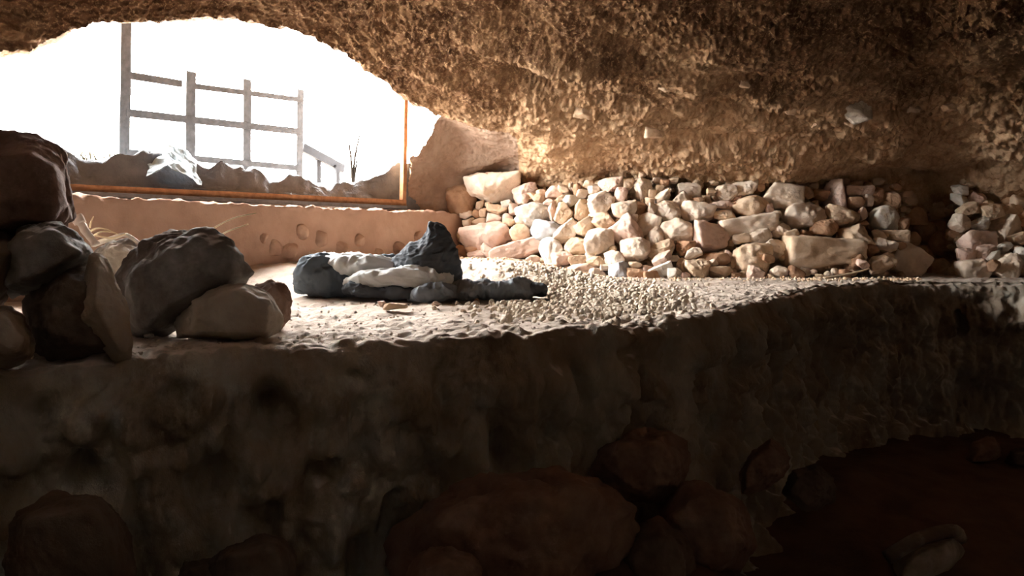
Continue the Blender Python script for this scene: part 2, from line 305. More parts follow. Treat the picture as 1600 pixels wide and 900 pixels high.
# pit floor with a talus of soil against the ledge
gx, gy = np.meshgrid(np.linspace(-4, 6, 260), np.linspace(-2.6, 4.6, 220))
gz = -.90 + .42 * np.exp(-((gx - .15) / .75) ** 2 - ((gy - 1.75) / .5) ** 2) + .36 * np.exp(-((gx + .75) / .45) ** 2 - ((gy - 1.25) / .4) ** 2) + .10 * np.exp(-((gx - 1.6) / 1.0) ** 2 - ((gy - 3.1) / .5) ** 2)
gz = gz + .07 * np.exp(-(np.minimum(0, gy - edge_y(gx.ravel()).reshape(gx.shape) + .25) / .38) ** 2) * smooth(.9, 1.6, gx)
gp = np.stack([gx, gy, gz], -1).reshape(-1, 3); gp[:, 2] += .03 * fbm(gp * 3, 141, 3) + .02 * (.5 - cells(gp * 9, 143))
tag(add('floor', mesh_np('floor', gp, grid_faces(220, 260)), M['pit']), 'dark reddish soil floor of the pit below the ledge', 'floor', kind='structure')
def floor_z(x, y):
    return -.90 + .42 * math.exp(-((x - .15) / .75) ** 2 - ((y - 1.75) / .5) ** 2) + .36 * math.exp(-((x + .75) / .45) ** 2 - ((y - 1.25) / .4) ** 2) + .10 * math.exp(-((x - 1.6) / 1.0) ** 2 - ((y - 3.1) / .5) ** 2)

# ------------------------------------------------------------------ low plastered wall under the mouth
def wall_d(u): return 1 / interp(u, [(-600, 1 / 2.05), (110, 1 / 3.08), (720, 1 / 5.3), (900, 1 / 6.2)])
WA, WB = pix(-560, 330, wall_d(-560)), pix(722, 372, wall_d(722))
wl = np.linalg.norm((WB - WA)[:2]); wdir = (WB - WA)[:2] / wl; wn = np.array([wdir[1], -wdir[0]])      # towards the room
def wall_top(s): return .424 - .002 * s
ss = np.linspace(0, 1, 420); prof = []
for t in np.linspace(0, 1, 90): prof.append((0, t, 'f'))
for t in np.linspace(0, 1, 34)[1:]: prof.append((t, 1, 't'))
for t in np.linspace(1, 0, 12)[1:]: prof.append((1, t, 'b'))
P = []
for (dep, hh, kd) in prof:
    z = -.10 + (wall_top(ss) + .10) * hh; o_ = -.24 * dep + .03 * (1 - hh) * (dep == 0)
    b = WA[None, :2] + ss[:, None] * wl * wdir + wn * o_ ; P.append(np.stack([b[:, 0], b[:, 1], z], -1))
P = np.array(P); n, m, _ = P.shape; fl = P.reshape(-1, 3); nf = grid_normals(P).reshape(-1, 3)
topm = np.repeat([kd == 't' for *_, kd in prof], m); hh = np.repeat([h for _, h, _ in prof], m); backm = np.repeat([kd == 'b' for *_, kd in prof], m)
mid = np.append(WA[:2] + wdir * wl / 2 - wn * .12, .2); sg = np.where(topm, np.sign(nf[:, 2]), np.sign((nf[:, :2] * wn).sum(1)) * np.where(backm, -1, 1)); nf *= np.where(sg == 0, 1, sg)[:, None]
low = 1 - smooth(.15, .50, hh)
d = .014 * fbm(fl * 3, 151, 3) + .004 * fbm(fl * 18, 153, 3) + low * (.09 * (.42 - cells(fl * 6.5, 155)) + .012 * fbm(fl * 14, 157, 2)) 
edge_k = np.exp(-((1 - hh) / .03) ** 2) * (~backm); d += edge_k * (.016 * fbm(fl * 22, 159, 2) + .014 * (.5 - cells(fl * 18, 160)))
fl = fl + nf * d[:, None]
i_end = np.arange(n) * m + m - 1
W = add('wall_low', mesh_np('wall_low', fl, grid_faces(n, m)), M['sill']); tag(W, 'low mud plastered wall with crumbled white top under the cave mouth', 'wall', kind='structure')
endf = fl[i_end]; cap = np.vstack([endf, endf.mean(0)]); k = len(endf)
add('wall_end', mesh_np('wall_end', cap, [(i, i + 1, k) for i in range(k - 1)] + [(k - 1, 0, k)], False), M['sill'], W)

# ------------------------------------------------------------------ rocks
ICO = {}
def ico(level):
    if level not in ICO:
        bm = bmesh.new(); bmesh.ops.create_icosphere(bm, subdivisions=level, radius=1)
        v = np.array([x.co[:] for x in bm.verts]); v /= np.linalg.norm(v, axis=1)[:, None]
        ICO[level] = (v, np.array([[x.index for x in f.verts] for f in bm.faces])); bm.free()
    return ICO[level]
def plane_radius(dirs, nrm, h, p):
    q = np.maximum(dirs @ nrm.T, 1e-4) / h
    return 1 / (np.sum(q ** p, 1) ** (1 / p))
def stone_verts(rng, size, level, kind='a', pit=1.0, seed=0):
    v, f = ico(level)
    k = {'a': 11, 'r': 22, 'f': 10, 's': 9}[kind]; soft = {'a': 34, 'r': 12, 'f': 30, 's': 34}[kind]
    nrm = rng.normal(size=(k, 3)); nrm /= np.linalg.norm(nrm, axis=1)[:, None]
    nrm = np.vstack([nrm, np.eye(3), -np.eye(3)]); h = np.concatenate([rng.uniform(.60, 1.0, k), rng.uniform(.82, 1.0, 6)])
    if kind == 'r': h = np.concatenate([rng.uniform(.86, 1.05, k), rng.uniform(.95, 1.1, 6)])
    if kind == 'f': h = np.concatenate([rng.uniform(.84, 1.12, k), rng.uniform(.70, .84, 6)])
    x = v * plane_radius(v, nrm, h, soft)[:, None]
    x = x - (x.max(0) + x.min(0)) / 2; x /= (x.max(0) - x.min(0)) / 2
    ss = np.array(size) / 2; q = x * ss; mean = float(np.cbrt(np.prod(ss)))
    nn = x / np.linalg.norm(x, axis=1)[:, None]
    off = seed * 3.17
    dd = mean * (.13 * fbm(q / mean * 1.3 + off, 1, 3) + .075 * fbm(q / mean * 4.0 + off, 5, 3))
    if pit: dd += mean * pit * (.10 * (.5 - cells(q / mean * 3.4 + off, 9)) * smooth(-.1, .5, noise(q / mean * 1.2 + off, 12)) + .06 * ridge(q / mean * 5 + off, 15, 2) * smooth(0, .5, noise(q / mean * 1.1 - off, 18)))
    return q + nn * dd[:, None], f
def make_stone(name, loc, size, ang, tone, kind, seed, level, pit=1.0):
    rng = np.random.default_rng(seed)
    v, f = stone_verts(rng, size, level, kind, pit, seed)
    o = add(name, mesh_np(name, v, f), TONE[tone] if isinstance(tone, str) else tone, None, loc)
    o.rotation_euler = (0, -math.radians(ang), 0)
    return o
def hull_rock(name, outline, d0, thick, mat, seed, front=(), back=(), level=6, soft=70, amp=1.0, shrink=.62):
    """rock from its outline: outline points stand at depth d0, a smaller face stands in front and behind"""
    rng = np.random.default_rng(seed)
    pts = []; cu = np.mean([p[0] for p in outline]); cv = np.mean([p[1] for p in outline])
    for (u, v) in outline:
        pts.append(pix(u, v, d0))
        for sgn, given in ((-1, front), (1, back)):
            if not given:
                k = shrink + rng.uniform(-.15, .15); pts.append(pix(cu + (u - cu) * k, cv + (v - cv) * k, d0 + sgn * thick / 2 * rng.uniform(.75, 1.05)))
    for (u, v, dd) in list(front) + list(back): pts.append(pix(u, v, d0 + dd))
    pts = np.array(pts); c = pts.mean(0)
    bm = bmesh.new()
    for p in pts: bm.verts.new(p - c)
    res = bmesh.ops.convex_hull(bm, input=bm.verts); bm.normal_update()
    nn, hh = [], []
    for fc in bm.faces:
        nr = np.array(fc.normal); h = float(nr @ np.array(fc.verts[0].co))
        if h < 0: nr, h = -nr, -h
        if fc.calc_area() > 1e-9: nn.append(nr); hh.append(max(h, 1e-3))
    bm.free(); nn = np.array(nn); hh = np.array(hh)
    # hull triangles that share a plane would sum up in the soft minimum: merge them
    keep = []; 
    for i in range(len(nn)):
        if all(nn[i] @ nn[j] < .985 for j in keep): keep.append(i)
    nn, hh = nn[keep], hh[keep]
    v, f = ico(level); mean = float(np.median(hh)); q = v * plane_radius(v, nn, hh, soft)[:, None] * 1.02
    off = seed * 2.37
    dd = amp * mean * (.12 * fbm(q / mean * 1.1 + off, 1, 3) + .08 * ridge(q / mean * 1.7 + off, 25, 3) + .05 * fbm(q / mean * 5 + off, 5, 3) + .03 * (.5 - cells(q / mean * 6 + off, 9)) + .13 * (.5 - cells(q / mean * 1.9 + off, 19)) + .03 * ridge(q / mean * 4 + off, 29, 3))
    q = q + v * dd[:, None]
    return add(name, mesh_np(name, q, f), mat, None, c)

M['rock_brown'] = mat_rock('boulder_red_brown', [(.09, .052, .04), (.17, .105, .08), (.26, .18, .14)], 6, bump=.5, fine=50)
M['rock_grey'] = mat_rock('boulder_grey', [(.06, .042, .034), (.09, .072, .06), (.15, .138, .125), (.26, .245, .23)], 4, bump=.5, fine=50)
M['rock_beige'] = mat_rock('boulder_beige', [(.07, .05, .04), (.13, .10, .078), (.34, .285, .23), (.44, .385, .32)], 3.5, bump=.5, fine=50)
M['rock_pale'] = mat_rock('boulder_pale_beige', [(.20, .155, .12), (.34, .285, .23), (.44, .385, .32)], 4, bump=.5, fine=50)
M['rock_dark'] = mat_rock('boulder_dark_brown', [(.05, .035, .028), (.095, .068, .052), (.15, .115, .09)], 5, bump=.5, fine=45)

dust_or_toplight(M['rock_grey'], [(.38, .36, .34), (.55, .53, .51)], .78, .98)  # pale upward faces paint sky backlight onto the grey boulders' tops
def boulder(outline, d0, thick, mat, seed, label, **k):
    return tag(hull_rock('boulder', outline, d0, thick, M[mat], seed, **k), label, 'rock')
# the stack at the near end of the ledge
boulder([(-70, 230), (-30, 208), (20, 206), (62, 214), (80, 232), (98, 250), (106, 300), (112, 345), (100, 362), (30, 372), (-60, 372)], 1.72, .30, 'rock_brown', 1, 'tall reddish brown boulder on top of the dark stack beside the cave mouth')
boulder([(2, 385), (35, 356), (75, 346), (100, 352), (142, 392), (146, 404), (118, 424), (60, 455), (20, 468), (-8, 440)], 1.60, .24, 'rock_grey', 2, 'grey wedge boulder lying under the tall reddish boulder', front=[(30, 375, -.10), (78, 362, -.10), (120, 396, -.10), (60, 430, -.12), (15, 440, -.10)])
boulder([(146, 396), (158, 398), (170, 412), (184, 445), (198, 485), (207, 535), (202, 560), (182, 564), (150, 525), (116, 500), (122, 470), (138, 436)], 1.54, .16, 'rock_pale', 3, 'pale beige triangular slab leaning against the dark split boulder', front=[(152, 420, -.05), (150, 480, -.07), (185, 540, -.06), (196, 500, -.03)])
boulder([(36, 470), (60, 436), (105, 415), (142, 425), (158, 480), (192, 555), (150, 570), (70, 564), (40, 540)], 1.60, .20, 'rock_dark', 11, 'dark brown split boulder behind the pale triangular slab')
boulder([(-70, 500), (-30, 482), (10, 484), (32, 498), (48, 530), (46, 556), (20, 570), (-60, 575)], 1.46, .20, 'rock_beige', 4, 'low rounded beige boulder at the foot of the dark stack')
boulder([(-80, 380), (-30, 362), (10, 366), (34, 384), (30, 420), (10, 470), (-30, 498), (-80, 500)], 1.62, .26, 'rock_dark', 5, 'dark boulder wedged at the cave side of the stack under the reddish boulder')
boulder([(184, 440), (200, 405), (232, 378), (288, 361), (318, 364), (345, 368), (362, 392), (390, 416), (393, 428), (372, 446), (330, 470), (280, 500), (262, 528), (215, 526), (192, 505), (182, 470)], 1.90, .26, 'rock_grey', 6, 'large dark grey pointed boulder with sky light painted white along its top', front=[(215, 430, -.10), (300, 378, -.07), (340, 392, -.08), (350, 430, -.08), (262, 470, -.12), (225, 505, -.10)])
boulder([(270, 505), (300, 470), (350, 446), (396, 444), (420, 458), (440, 488), (440, 515), (425, 527), (330, 528), (280, 527)], 1.84, .20, 'rock_pale', 7, 'beige boulder leaning under the dark grey pointed boulder', front=[(320, 470, -.07), (372, 456, -.08), (420, 480, -.08), (415, 520, -.08), (300, 515, -.07)])
boulder([(400, 446), (425, 440), (446, 448), (454, 468), (452, 496), (440, 512), (402, 514)], 2.02, .10, 'rock_brown', 8, 'small brown rock tucked behind the beige leaning boulder')
boulder([(150, 392), (172, 376), (205, 374), (222, 388), (220, 440), (170, 450), (148, 430)], 2.15, .16, 'rock_beige', 9, 'pinkish beige rock behind the gap between the boulders')
boulder([(372, 398), (388, 393), (404, 396), (412, 408), (404, 416), (378, 416)], 3.9, .12, 'rock_dark', 10, 'small dark stone at the foot of the low wall')
# fallen rocks in the pit
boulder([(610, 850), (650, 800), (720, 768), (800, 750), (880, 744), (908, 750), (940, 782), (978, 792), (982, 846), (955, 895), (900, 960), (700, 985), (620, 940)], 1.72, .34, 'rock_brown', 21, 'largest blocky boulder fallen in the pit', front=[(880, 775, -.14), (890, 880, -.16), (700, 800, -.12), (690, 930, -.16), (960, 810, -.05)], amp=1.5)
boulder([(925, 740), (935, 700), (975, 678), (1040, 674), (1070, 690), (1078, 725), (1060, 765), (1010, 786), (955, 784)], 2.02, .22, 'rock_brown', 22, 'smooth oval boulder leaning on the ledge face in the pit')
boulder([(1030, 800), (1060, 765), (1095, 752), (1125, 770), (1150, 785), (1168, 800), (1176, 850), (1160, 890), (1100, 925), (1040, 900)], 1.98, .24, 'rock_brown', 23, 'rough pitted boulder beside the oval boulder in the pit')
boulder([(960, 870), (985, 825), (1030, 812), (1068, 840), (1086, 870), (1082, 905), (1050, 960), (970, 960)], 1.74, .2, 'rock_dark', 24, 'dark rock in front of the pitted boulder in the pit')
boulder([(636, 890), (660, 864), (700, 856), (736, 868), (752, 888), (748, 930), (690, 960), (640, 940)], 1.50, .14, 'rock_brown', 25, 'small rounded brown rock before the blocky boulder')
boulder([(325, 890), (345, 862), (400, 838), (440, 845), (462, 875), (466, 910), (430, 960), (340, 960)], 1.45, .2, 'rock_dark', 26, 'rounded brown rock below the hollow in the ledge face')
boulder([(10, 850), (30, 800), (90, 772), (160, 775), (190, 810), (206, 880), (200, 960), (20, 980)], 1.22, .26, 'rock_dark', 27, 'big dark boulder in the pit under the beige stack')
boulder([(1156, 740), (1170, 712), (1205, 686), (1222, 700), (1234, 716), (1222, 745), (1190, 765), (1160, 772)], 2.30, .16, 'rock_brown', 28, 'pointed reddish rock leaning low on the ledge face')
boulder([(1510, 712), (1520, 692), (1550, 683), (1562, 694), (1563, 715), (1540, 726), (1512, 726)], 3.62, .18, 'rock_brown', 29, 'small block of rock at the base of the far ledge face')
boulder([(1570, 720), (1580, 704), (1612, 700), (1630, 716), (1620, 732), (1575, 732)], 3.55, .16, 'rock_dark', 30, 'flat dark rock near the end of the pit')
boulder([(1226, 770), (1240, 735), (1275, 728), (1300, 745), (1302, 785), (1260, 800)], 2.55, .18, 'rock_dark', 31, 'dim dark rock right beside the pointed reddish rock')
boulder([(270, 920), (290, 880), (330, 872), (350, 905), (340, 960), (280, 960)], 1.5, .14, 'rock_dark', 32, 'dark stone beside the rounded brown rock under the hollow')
# slab with a rounded rim on the pit floor
r = empty('rimmed_slab', pix(1452, 905, 2.5), 'pale thick slab with a raised rounded rim on the pit floor', 'slab')
rl = np.array(r.location)
b1 = hull_rock('slab_body', [(1395, 880), (1440, 850), (1492, 838), (1510, 862), (1490, 886), (1440, 912), (1398, 915)], 2.5, .2, M['rock_beige'], 33, amp=.4, soft=30)
b1.location = np.array(b1.location) - rl; b1.parent = r
rimp = [pix(1385, 872, 2.40), pix(1430, 845, 2.40), pix(1465, 833, 2.42), pix(1492, 830, 2.46), pix(1500, 840, 2.54)]

def tube(name, pts, radii, mat, parent=None, sides=8, jitter=0, label=None, caps=True, flatk=1.0):
    pts = np.array(pts, float); radii = np.broadcast_to(np.array(radii, float), (len(pts),))
    tan = np.gradient(pts, axis=0); tan /= np.linalg.norm(tan, axis=1)[:, None]
    up = np.array([.13, .31, .94]); V = []
    for p, t, rr in zip(pts, tan, radii):
        a = np.cross(t, up); a /= np.linalg.norm(a) + 1e-9; b = np.cross(a, t)
        an = np.arange(sides) / sides * 2 * math.pi
        V.append(p + rr * (np.cos(an)[:, None] * a + flatk * np.sin(an)[:, None] * b))
    V = np.array(V).reshape(-1, 3)
    if jitter: V = V + jitter * np.stack([noise(V * 60, 1), noise(V * 60, 2), noise(V * 60, 3)], -1)
    Qs = grid_faces(len(pts), sides, True).tolist()
    if caps: Qs += [list(range(sides))[::-1], [len(V) - sides + i for i in range(sides)]]
    org = np.zeros(3) if parent is not None else pts.mean(0)
    if parent is not None: org = np.array(parent.location)
    me = mesh_np(name, V - org, Qs)
    return add(name, me, mat, parent, None if parent is not None else org)
def curve(p, k=8):                                  # Catmull-Rom through control points
    p = [np.array(q, float) for q in p]; p = [2 * p[0] - p[1]] + p + [2 * p[-1] - p[-2]]; out = []
    for i in range(1, len(p) - 2):
        for t in np.linspace(0, 1, k, endpoint=False):
            a, b, c, d_ = p[i - 1:i + 3]; out.append(.5 * (2 * b + (c - a) * t + (2 * a - 5 * b + 4 * c - d_) * t * t + (3 * b - a - 3 * c + d_) * t ** 3))
    out.append(p[-2]); return np.array(out)
tube('slab_rim', curve(rimp), .022, M['rock_beige'], r, 10)

for i, (u, v, wp, hp, tone) in enumerate([(468, 363, 28, 26, 't'), (497, 374, 30, 28, 'o'), (528, 388, 34, 22, 'o'), (556, 376, 28, 22, 'o'), (618, 388, 36, 22, 'o'), (446, 392, 36, 26, 'o'), (484, 398, 34, 18, 'o'), (586, 396, 30, 18, 'o'), (425, 386, 30, 28, 'o'), (648, 372, 26, 20, 'o'), (408, 372, 22, 18, 'o'), (512, 403, 30, 14, 'o'), (556, 402, 30, 16, 'o')]):
    d = float(wall_d(u)) - .005; k = d / F; v_, f_ = stone_verts(np.random.default_rng(700 + i), (wp * k, wp * k * .7, hp * k), 4, 'r', .6, 700 + i)
    add('bedded_stone', mesh_np('bedded_stone', v_, f_), M['bed'], W, pix(u, v, d))

# ------------------------------------------------------------------ the heap of loose stones
def heap_d(u, v):
    b = interp(u, [(690, 5.05), (740, 5.0), (800, 4.85), (870, 4.62), (960, 4.42), (1300, 4.38), (1405, 4.42), (1425, 4.75), (1450, 5.0), (1480, 4.85), (1495, 4.5), (1650, 4.45)])
    lean = interp(u, [(690, .30), (900, .42), (1100, .46), (1400, .50), (1425, .35), (1480, .40), (1650, .55)])
    return b + lean * max(0, (432 - v) / 140.0)
ST = '''
750 320 13 15 0 t a|764 321 12 10 0 t a|728 336 19 13 0 p a|744 334 13 13 0 o r|755 332 12 14 0 t a|777 328 32 15 -4 t a|804 327 17 17 0 k a|821 302 38 27 20 k a|818 311 15 17 0 k r|772 342 22 14 -10 k a|793 340 16 13 0 k r|795 347 20 12 0 t r|730 349 15 13 0 p a|752 350 26 19 25 t a|811 343 14 22 -20 g r|835 320 24 10 10 p a|831 306 14 10 0 t a|842 310 18 14 0 t a
727 369 28 20 10 t r|721 393 22 20 0 o r|736 390 18 10 0 o r|760 392 22 16 -35 k a|748 401 34 20 0 k a|743 411 42 10 0 p f|812 364 30 28 0 t r|778 413 31 24 0 t r|798 417 14 15 10 p r|831 409 30 19 15 k r|819 418 22 15 10 p r|809 412 14 8 0 t a|723 426 9 13 0 o a|715 403 14 8 0 k a|737 344 12 10 0 t a
940 318 42 33 22 p a|911 329 27 34 0 t r|880 333 27 33 0 t a|863 332 14 28 10 k a|943 346 42 26 5 t a|976 328 38 27 10 p r|955 289 36 21 8 k a|970 304 20 22 0 k a|982 289 16 18 0 t a|902 296 14 18 15 o a|910 303 20 14 0 p a|866 300 26 18 0 k a|928 297 18 12 0 p a|893 314 26 18 0 g a|880 312 20 14 0 t a|928 308 18 12 0 p a|858 316 18 10 0 k a|990 343 12 16 0 p a|845 302 14 12 0 t a|918 288 16 12 0 t a|880 295 16 12 0 t a
884 363 44 26 50 p a|879 404 32 23 12 k r|901 387 37 31 0 t r|913 357 28 32 20 t a|936 378 50 40 0 p r|979 364 42 46 40 k a|924 400 19 15 15 p r|931 408 28 14 8 t a|958 403 28 24 20 p a|993 390 46 36 10 p r|902 407 28 16 0 t a|858 420 40 17 5 k r|904 424 54 22 6 k a|932 430 27 22 0 p r|993 430 30 20 -10 o r|858 434 34 12 0 p a|898 436 24 12 0 k a|948 418 20 9 0 p a|992 414 18 10 0 t a|878 440 16 9 0 t a|915 436 12 9 0 k r
1003 294 27 34 15 p a|1027 283 15 11 0 p a|1038 287 13 14 0 o a|1019 302 12 14 0 t a|1031 296 13 14 0 t a|1015 315 14 13 0 t r|1036 309 25 21 20 p a|1020 328 15 22 -10 p a|1042 332 36 35 10 p r|1063 316 27 33 -10 p a|1075 301 34 29 0 p f|1089 333 49 31 -8 p a|1092 313 16 11 0 o a|1103 312 12 12 0 t f|1131 303 38 24 5 p a|1125 322 38 17 0 k a|1132 337 32 17 0 t a|996 324 24 22 -40 o a|1144 279 22 26 0 p a|1012 352 31 36 -20 p a|1043 298 14 10 0 k a|1004 273 12 10 0 t r|1053 282 14 10 0 t a|1112 300 14 12 0 t a|1020 272 14 9 0 t a|1090 285 16 10 0 t r|1115 285 14 10 0 t a
1024 372 26 36 0 p r|1034 391 44 26 30 t a|1071 388 30 22 0 o a|1034 405 32 18 20 k a|1053 404 16 10 0 p a|1068 415 22 24 10 t a|1082 397 30 16 30 p a|1090 421 38 30 0 t a|1125 425 36 17 0 t a|1136 399 13 13 -30 k a|1008 421 22 12 0 k a|1112 412 18 12 25 p a|1018 430 24 14 0 o a|1042 436 16 8 0 k a|1150 430 14 10 0 o a|1072 431 14 10 0 k a
1166 295 34 23 10 p a|1171 324 57 33 6 t r|1211 277 30 23 25 p a|1240 278 24 26 0 p a|1189 281 16 18 0 t a|1173 276 18 14 0 t a|1158 275 16 16 0 p a|1202 327 14 18 10 k a|1213 337 15 15 0 p a|1261 302 24 18 -20 t a|1283 304 20 16 -20 o a|1186 294 18 16 0 o a|1153 310 14 12 0 k a|1150 294 12 14 0 o a|1226 295 14 10 0 t a
1179 426 28 22 0 k a|1187 370 36 24 8 p r|1157 373 26 14 12 t a|1220 362 30 22 20 p a|1213 388 34 33 20 p a|1239 371 27 22 15 t a|1260 367 20 15 0 o a|1218 426 28 20 0 p r|1242 427 26 18 -30 o r|1259 425 14 12 0 p a|1271 425 10 9 0 k r|1293 428 11 9 0 p r|1280 432 12 8 0 t a|1200 404 18 16 0 o a|1203 432 10 8 0 t a
1340 300 44 21 6 k a|1336 316 26 16 0 o a|1357 313 14 18 0 p a|1369 308 20 28 0 o r|1391 315 24 30 0 o r|1315 339 50 30 -14 t r|1347 336 18 22 -15 k a|1338 288 22 10 12 t a|1372 284 16 12 0 t a|1420 310 26 22 0 t a|1427 337 32 28 0 o a|1443 306 22 22 0 o a|1356 289 14 10 0 o a|1271 290 14 10 0 t a|1256 288 14 10 10 t a|1298 288 14 10 0 t a|1322 284 14 10 20 t a|1400 292 18 12 0 o a
1288 357 42 26 0 o r|1340 372 54 36 -42 t a|1372 369 20 20 0 p r|1398 369 36 18 0 t a|1380 383 34 18 -20 p a|1374 413 38 34 0 t a|1348 413 18 14 -20 k a|1305 425 12 12 0 p r|1319 427 20 12 -15 o a|1335 409 36 24 20 o r|1358 392 24 22 0 o a|1345 352 20 14 0 o a|1410 352 22 22 0 o a|1425 375 26 24 0 o r|1408 385 16 14 0 o a
1468 325 44 30 6 t r|1470 303 23 15 -8 p a|1499 297 19 17 0 g a|1500 313 26 15 -20 g a|1535 291 21 20 0 t f|1554 298 22 19 15 g a|1526 310 27 21 0 k a|1541 320 22 12 28 t a|1511 328 37 25 10 t a|1500 349 28 25 -20 p r|1546 330 30 26 20 t a|1575 311 36 24 0 t a|1592 315 24 24 0 t a|1583 284 24 15 42 k a|1597 290 16 18 0 t a|1533 350 32 20 20 g a|1570 359 42 50 0 p a|1582 327 30 16 0 t a|1513 303 14 12 0 o a|1448 297 20 8 20 t a|1480 288 16 10 0 o a|1517 289 12 10 30 t a|1566 287 14 10 0 t a|1600 345 24 30 0 o r
1522 378 54 35 0 k a|1509 398 30 20 0 k a|1538 394 34 22 15 k a|1520 422 42 30 6 p f|1474 380 42 34 0 o r|1552 402 24 14 22 g a|1552 415 20 18 0 o a|1574 416 44 34 52 p a|1567 387 30 18 38 g a|1593 375 28 18 20 t a|1597 398 22 24 0 g r|1602 422 18 20 0 t r|1586 390 16 12 0 o a|1545 366 26 12 -20 g a|1447 400 28 30 0 o a|1445 422 22 20 0 o a|1444 362 32 30 0 o r|1462 355 24 20 0 o a|1490 365 20 20 0 o a|1624 380 30 30 0 t a|1626 418 30 26 0 t a|1622 330 30 30 0 t a|1655 400 36 36 0 t a|1652 350 36 36 0 t a
'''
SPECIAL = [   # u v w h ang tone kind label
 (770, 294, 84, 44, 3, 'p', 'a', 'largest pale faceted block on top of the stone heap beside the mud jamb'),
 (721, 311, 48, 52, 0, 'o', 'r', 'smooth brown boulder set into the mud jamb beside the faceted block'),
 (792, 318, 17, 11, 15, 'g', 'a', 'small white angular stone just under the faceted block'),
 (834, 336, 52, 36, 15, 'g', 'r', 'pale greyish rounded boulder right above the blue grey stone'),
 (760, 371, 76, 44, 12, 'k', 'a', 'broad pale pink smooth boulder beside the end of the low wall'),
 (806, 391, 82, 25, 16, 'k', 'f', 'long pink slab sloping down under the broad pink boulder'),
 (853, 360, 46, 32, -4, 'b', 'r', 'smooth blue grey rounded stone in the stone heap'),
 (861, 392, 34, 42, 20, 'g', 'r', 'white and grey upright oval stone below the blue grey stone'),
 (967, 425, 30, 30, 0, 'b', 'a', 'dark blue grey angular stone at the foot of the heap'),
 (1058, 363, 50, 44, 15, 'p', 'r', 'pitted cream boulder bulging from the middle of the heap'),
 (1107, 372, 58, 46, -15, 'k', 'a', 'large pale wedge shaped stone right beside the pitted cream boulder'),
 (1114, 408, 44, 26, 0, 'o', 'a', 'crusty orange brown stone under the large pale wedge'),
 (1033, 423, 36, 18, 25, 'g', 'f', 'white tilted slab at the foot of the heap'),
 (1054, 427, 22, 16, 0, 'g', 'a', 'small bright white block at the foot of the heap'),
 (1219, 307, 60, 37, -6, 'p', 'a', 'large crusty block near the top of the heap under two small peaks'),
 (1254, 338, 64, 44, 14, 'p', 'r', 'big smooth egg shaped boulder tilted under the crusty block'),
 (1168, 352, 84, 26, 9, 'p', 'f', 'long straight cream block lying across the middle of the heap'),
 (1175, 407, 62, 56, 0, 't', 'r', 'big round boulder half white half orange standing on the ledge'),
 (1282, 395, 112, 46, -2, 't', 'f', 'widest flat pitted slab low in the stone heap'),
 (1306, 304, 28, 46, 0, 'k', 's', 'pointed horn shaped stone rising from the top of the heap'),
 (1381, 342, 44, 42, 0, 'g', 'r', 'pale stone with dark pits beside the shadowed gap'),
 (1413, 408, 56, 46, -35, 'p', 'f', 'block with a smooth flat cream face beside the shadowed gap'),
 (1474, 420, 36, 30, 0, 't', 's', 'small pyramid shaped stone standing at the shadowed gap'),
]
rows_ = [x.split() for ln in ST.strip().splitlines() for x in ln.split('|')]
stones = [(*map(float, r_[:5]), r_[5], r_[6], None) for r_ in rows_] + [(*x[:5], x[5], x[6], x[7]) for x in SPECIAL]
LM = {770: 'faceted pale block', 834: 'pale greyish boulder', 760: 'broad pink boulder', 806: 'long pink slab', 853: 'blue grey rounded stone', 861: 'white oval stone', 967: 'dark blue grey stone',
 1058: 'pitted cream boulder', 1107: 'pale wedge stone', 1114: 'crusty orange stone', 1033: 'white tilted slab', 1219: 'crusty block', 1254: 'egg shaped boulder', 1168: 'long cream block', 1175: 'big round boulder',
 1282: 'widest pitted slab', 1306: 'horn shaped stone', 1381: 'dark pitted stone', 1413: 'flat faced cream block', 1474: 'pyramid shaped stone', 1570: 'tall cream boulder', 1522: 'broad lumpy pink stone', 1520: 'box shaped cream block',
 1574: 'steep split cream stone', 1468: 'jutting tan stone', 936: 'round cream stone', 979: 'tilted pink stone', 1042: 'round cream crest stone', 1089: 'wide cream crest stone', 940: 'tilted cream crest stone', 904: 'flat pink foot stone'}
MARKS = [(x[0], x[1], LM[int(x[0])]) for x in stones if int(x[0]) in LM and (x[7] or (int(x[0]), int(x[1])) in {(1570, 359), (1522, 378), (1520, 422), (1574, 416), (1468, 325), (936, 378), (979, 364), (1042, 332), (1089, 333), (940, 318), (904, 424)})]
OWN = {(1570, 359): 'tall cream boulder in the stones beyond the shadowed gap', (1522, 378): 'broad lumpy pink stone beyond the shadowed gap', (1520, 422): 'box shaped cream block on the ledge beyond the shadowed gap', (1574, 416): 'steep tilted split cream stone beyond the shadowed gap',
 (1468, 325): 'rounded tan stone jutting over the shadowed gap', (936, 378): 'large round cream stone with a shallow hollow between pink stones', (979, 364): 'tilted pink stone beside the large round cream stone', (1042, 332): 'round cream stone under the crest of the heap', (1089, 333): 'wide cream stone right above the pale wedge stone', (940, 318): 'tilted cream stone with one orange side under the crest', (904, 424): 'flat pink stone at the foot of the heap beside the gravel'}
TN = {'p': 'cream', 't': 'tan', 'k': 'pinkish', 'o': 'rust brown', 'g': 'pale grey', 'b': 'blue grey'}
SH = {'a': 'angular', 'r': 'rounded', 'f': 'blocky', 's': 'pointed'}
rnd = random.Random(5); PEND = []
nst = len(stones); su_ = np.array([x[0] for x in stones]); sv_ = np.array([x[1] for x in stones]); aw = np.array([x[2] for x in stones]) / 2; ah = np.array([x[3] for x in stones]) / 2
an_ = np.radians([x[4] for x in stones]); ew = np.hypot(aw * np.cos(an_), ah * np.sin(an_)); eh = np.hypot(aw * np.sin(an_), ah * np.cos(an_)); ed_ = np.sqrt(aw * ah) * np.array([rnd.uniform(.80, 1.0) for _ in stones])
sd = np.array([heap_d(a, b) for a, b in zip(su_, sv_)]) + ed_ / F * 4.6 * .6
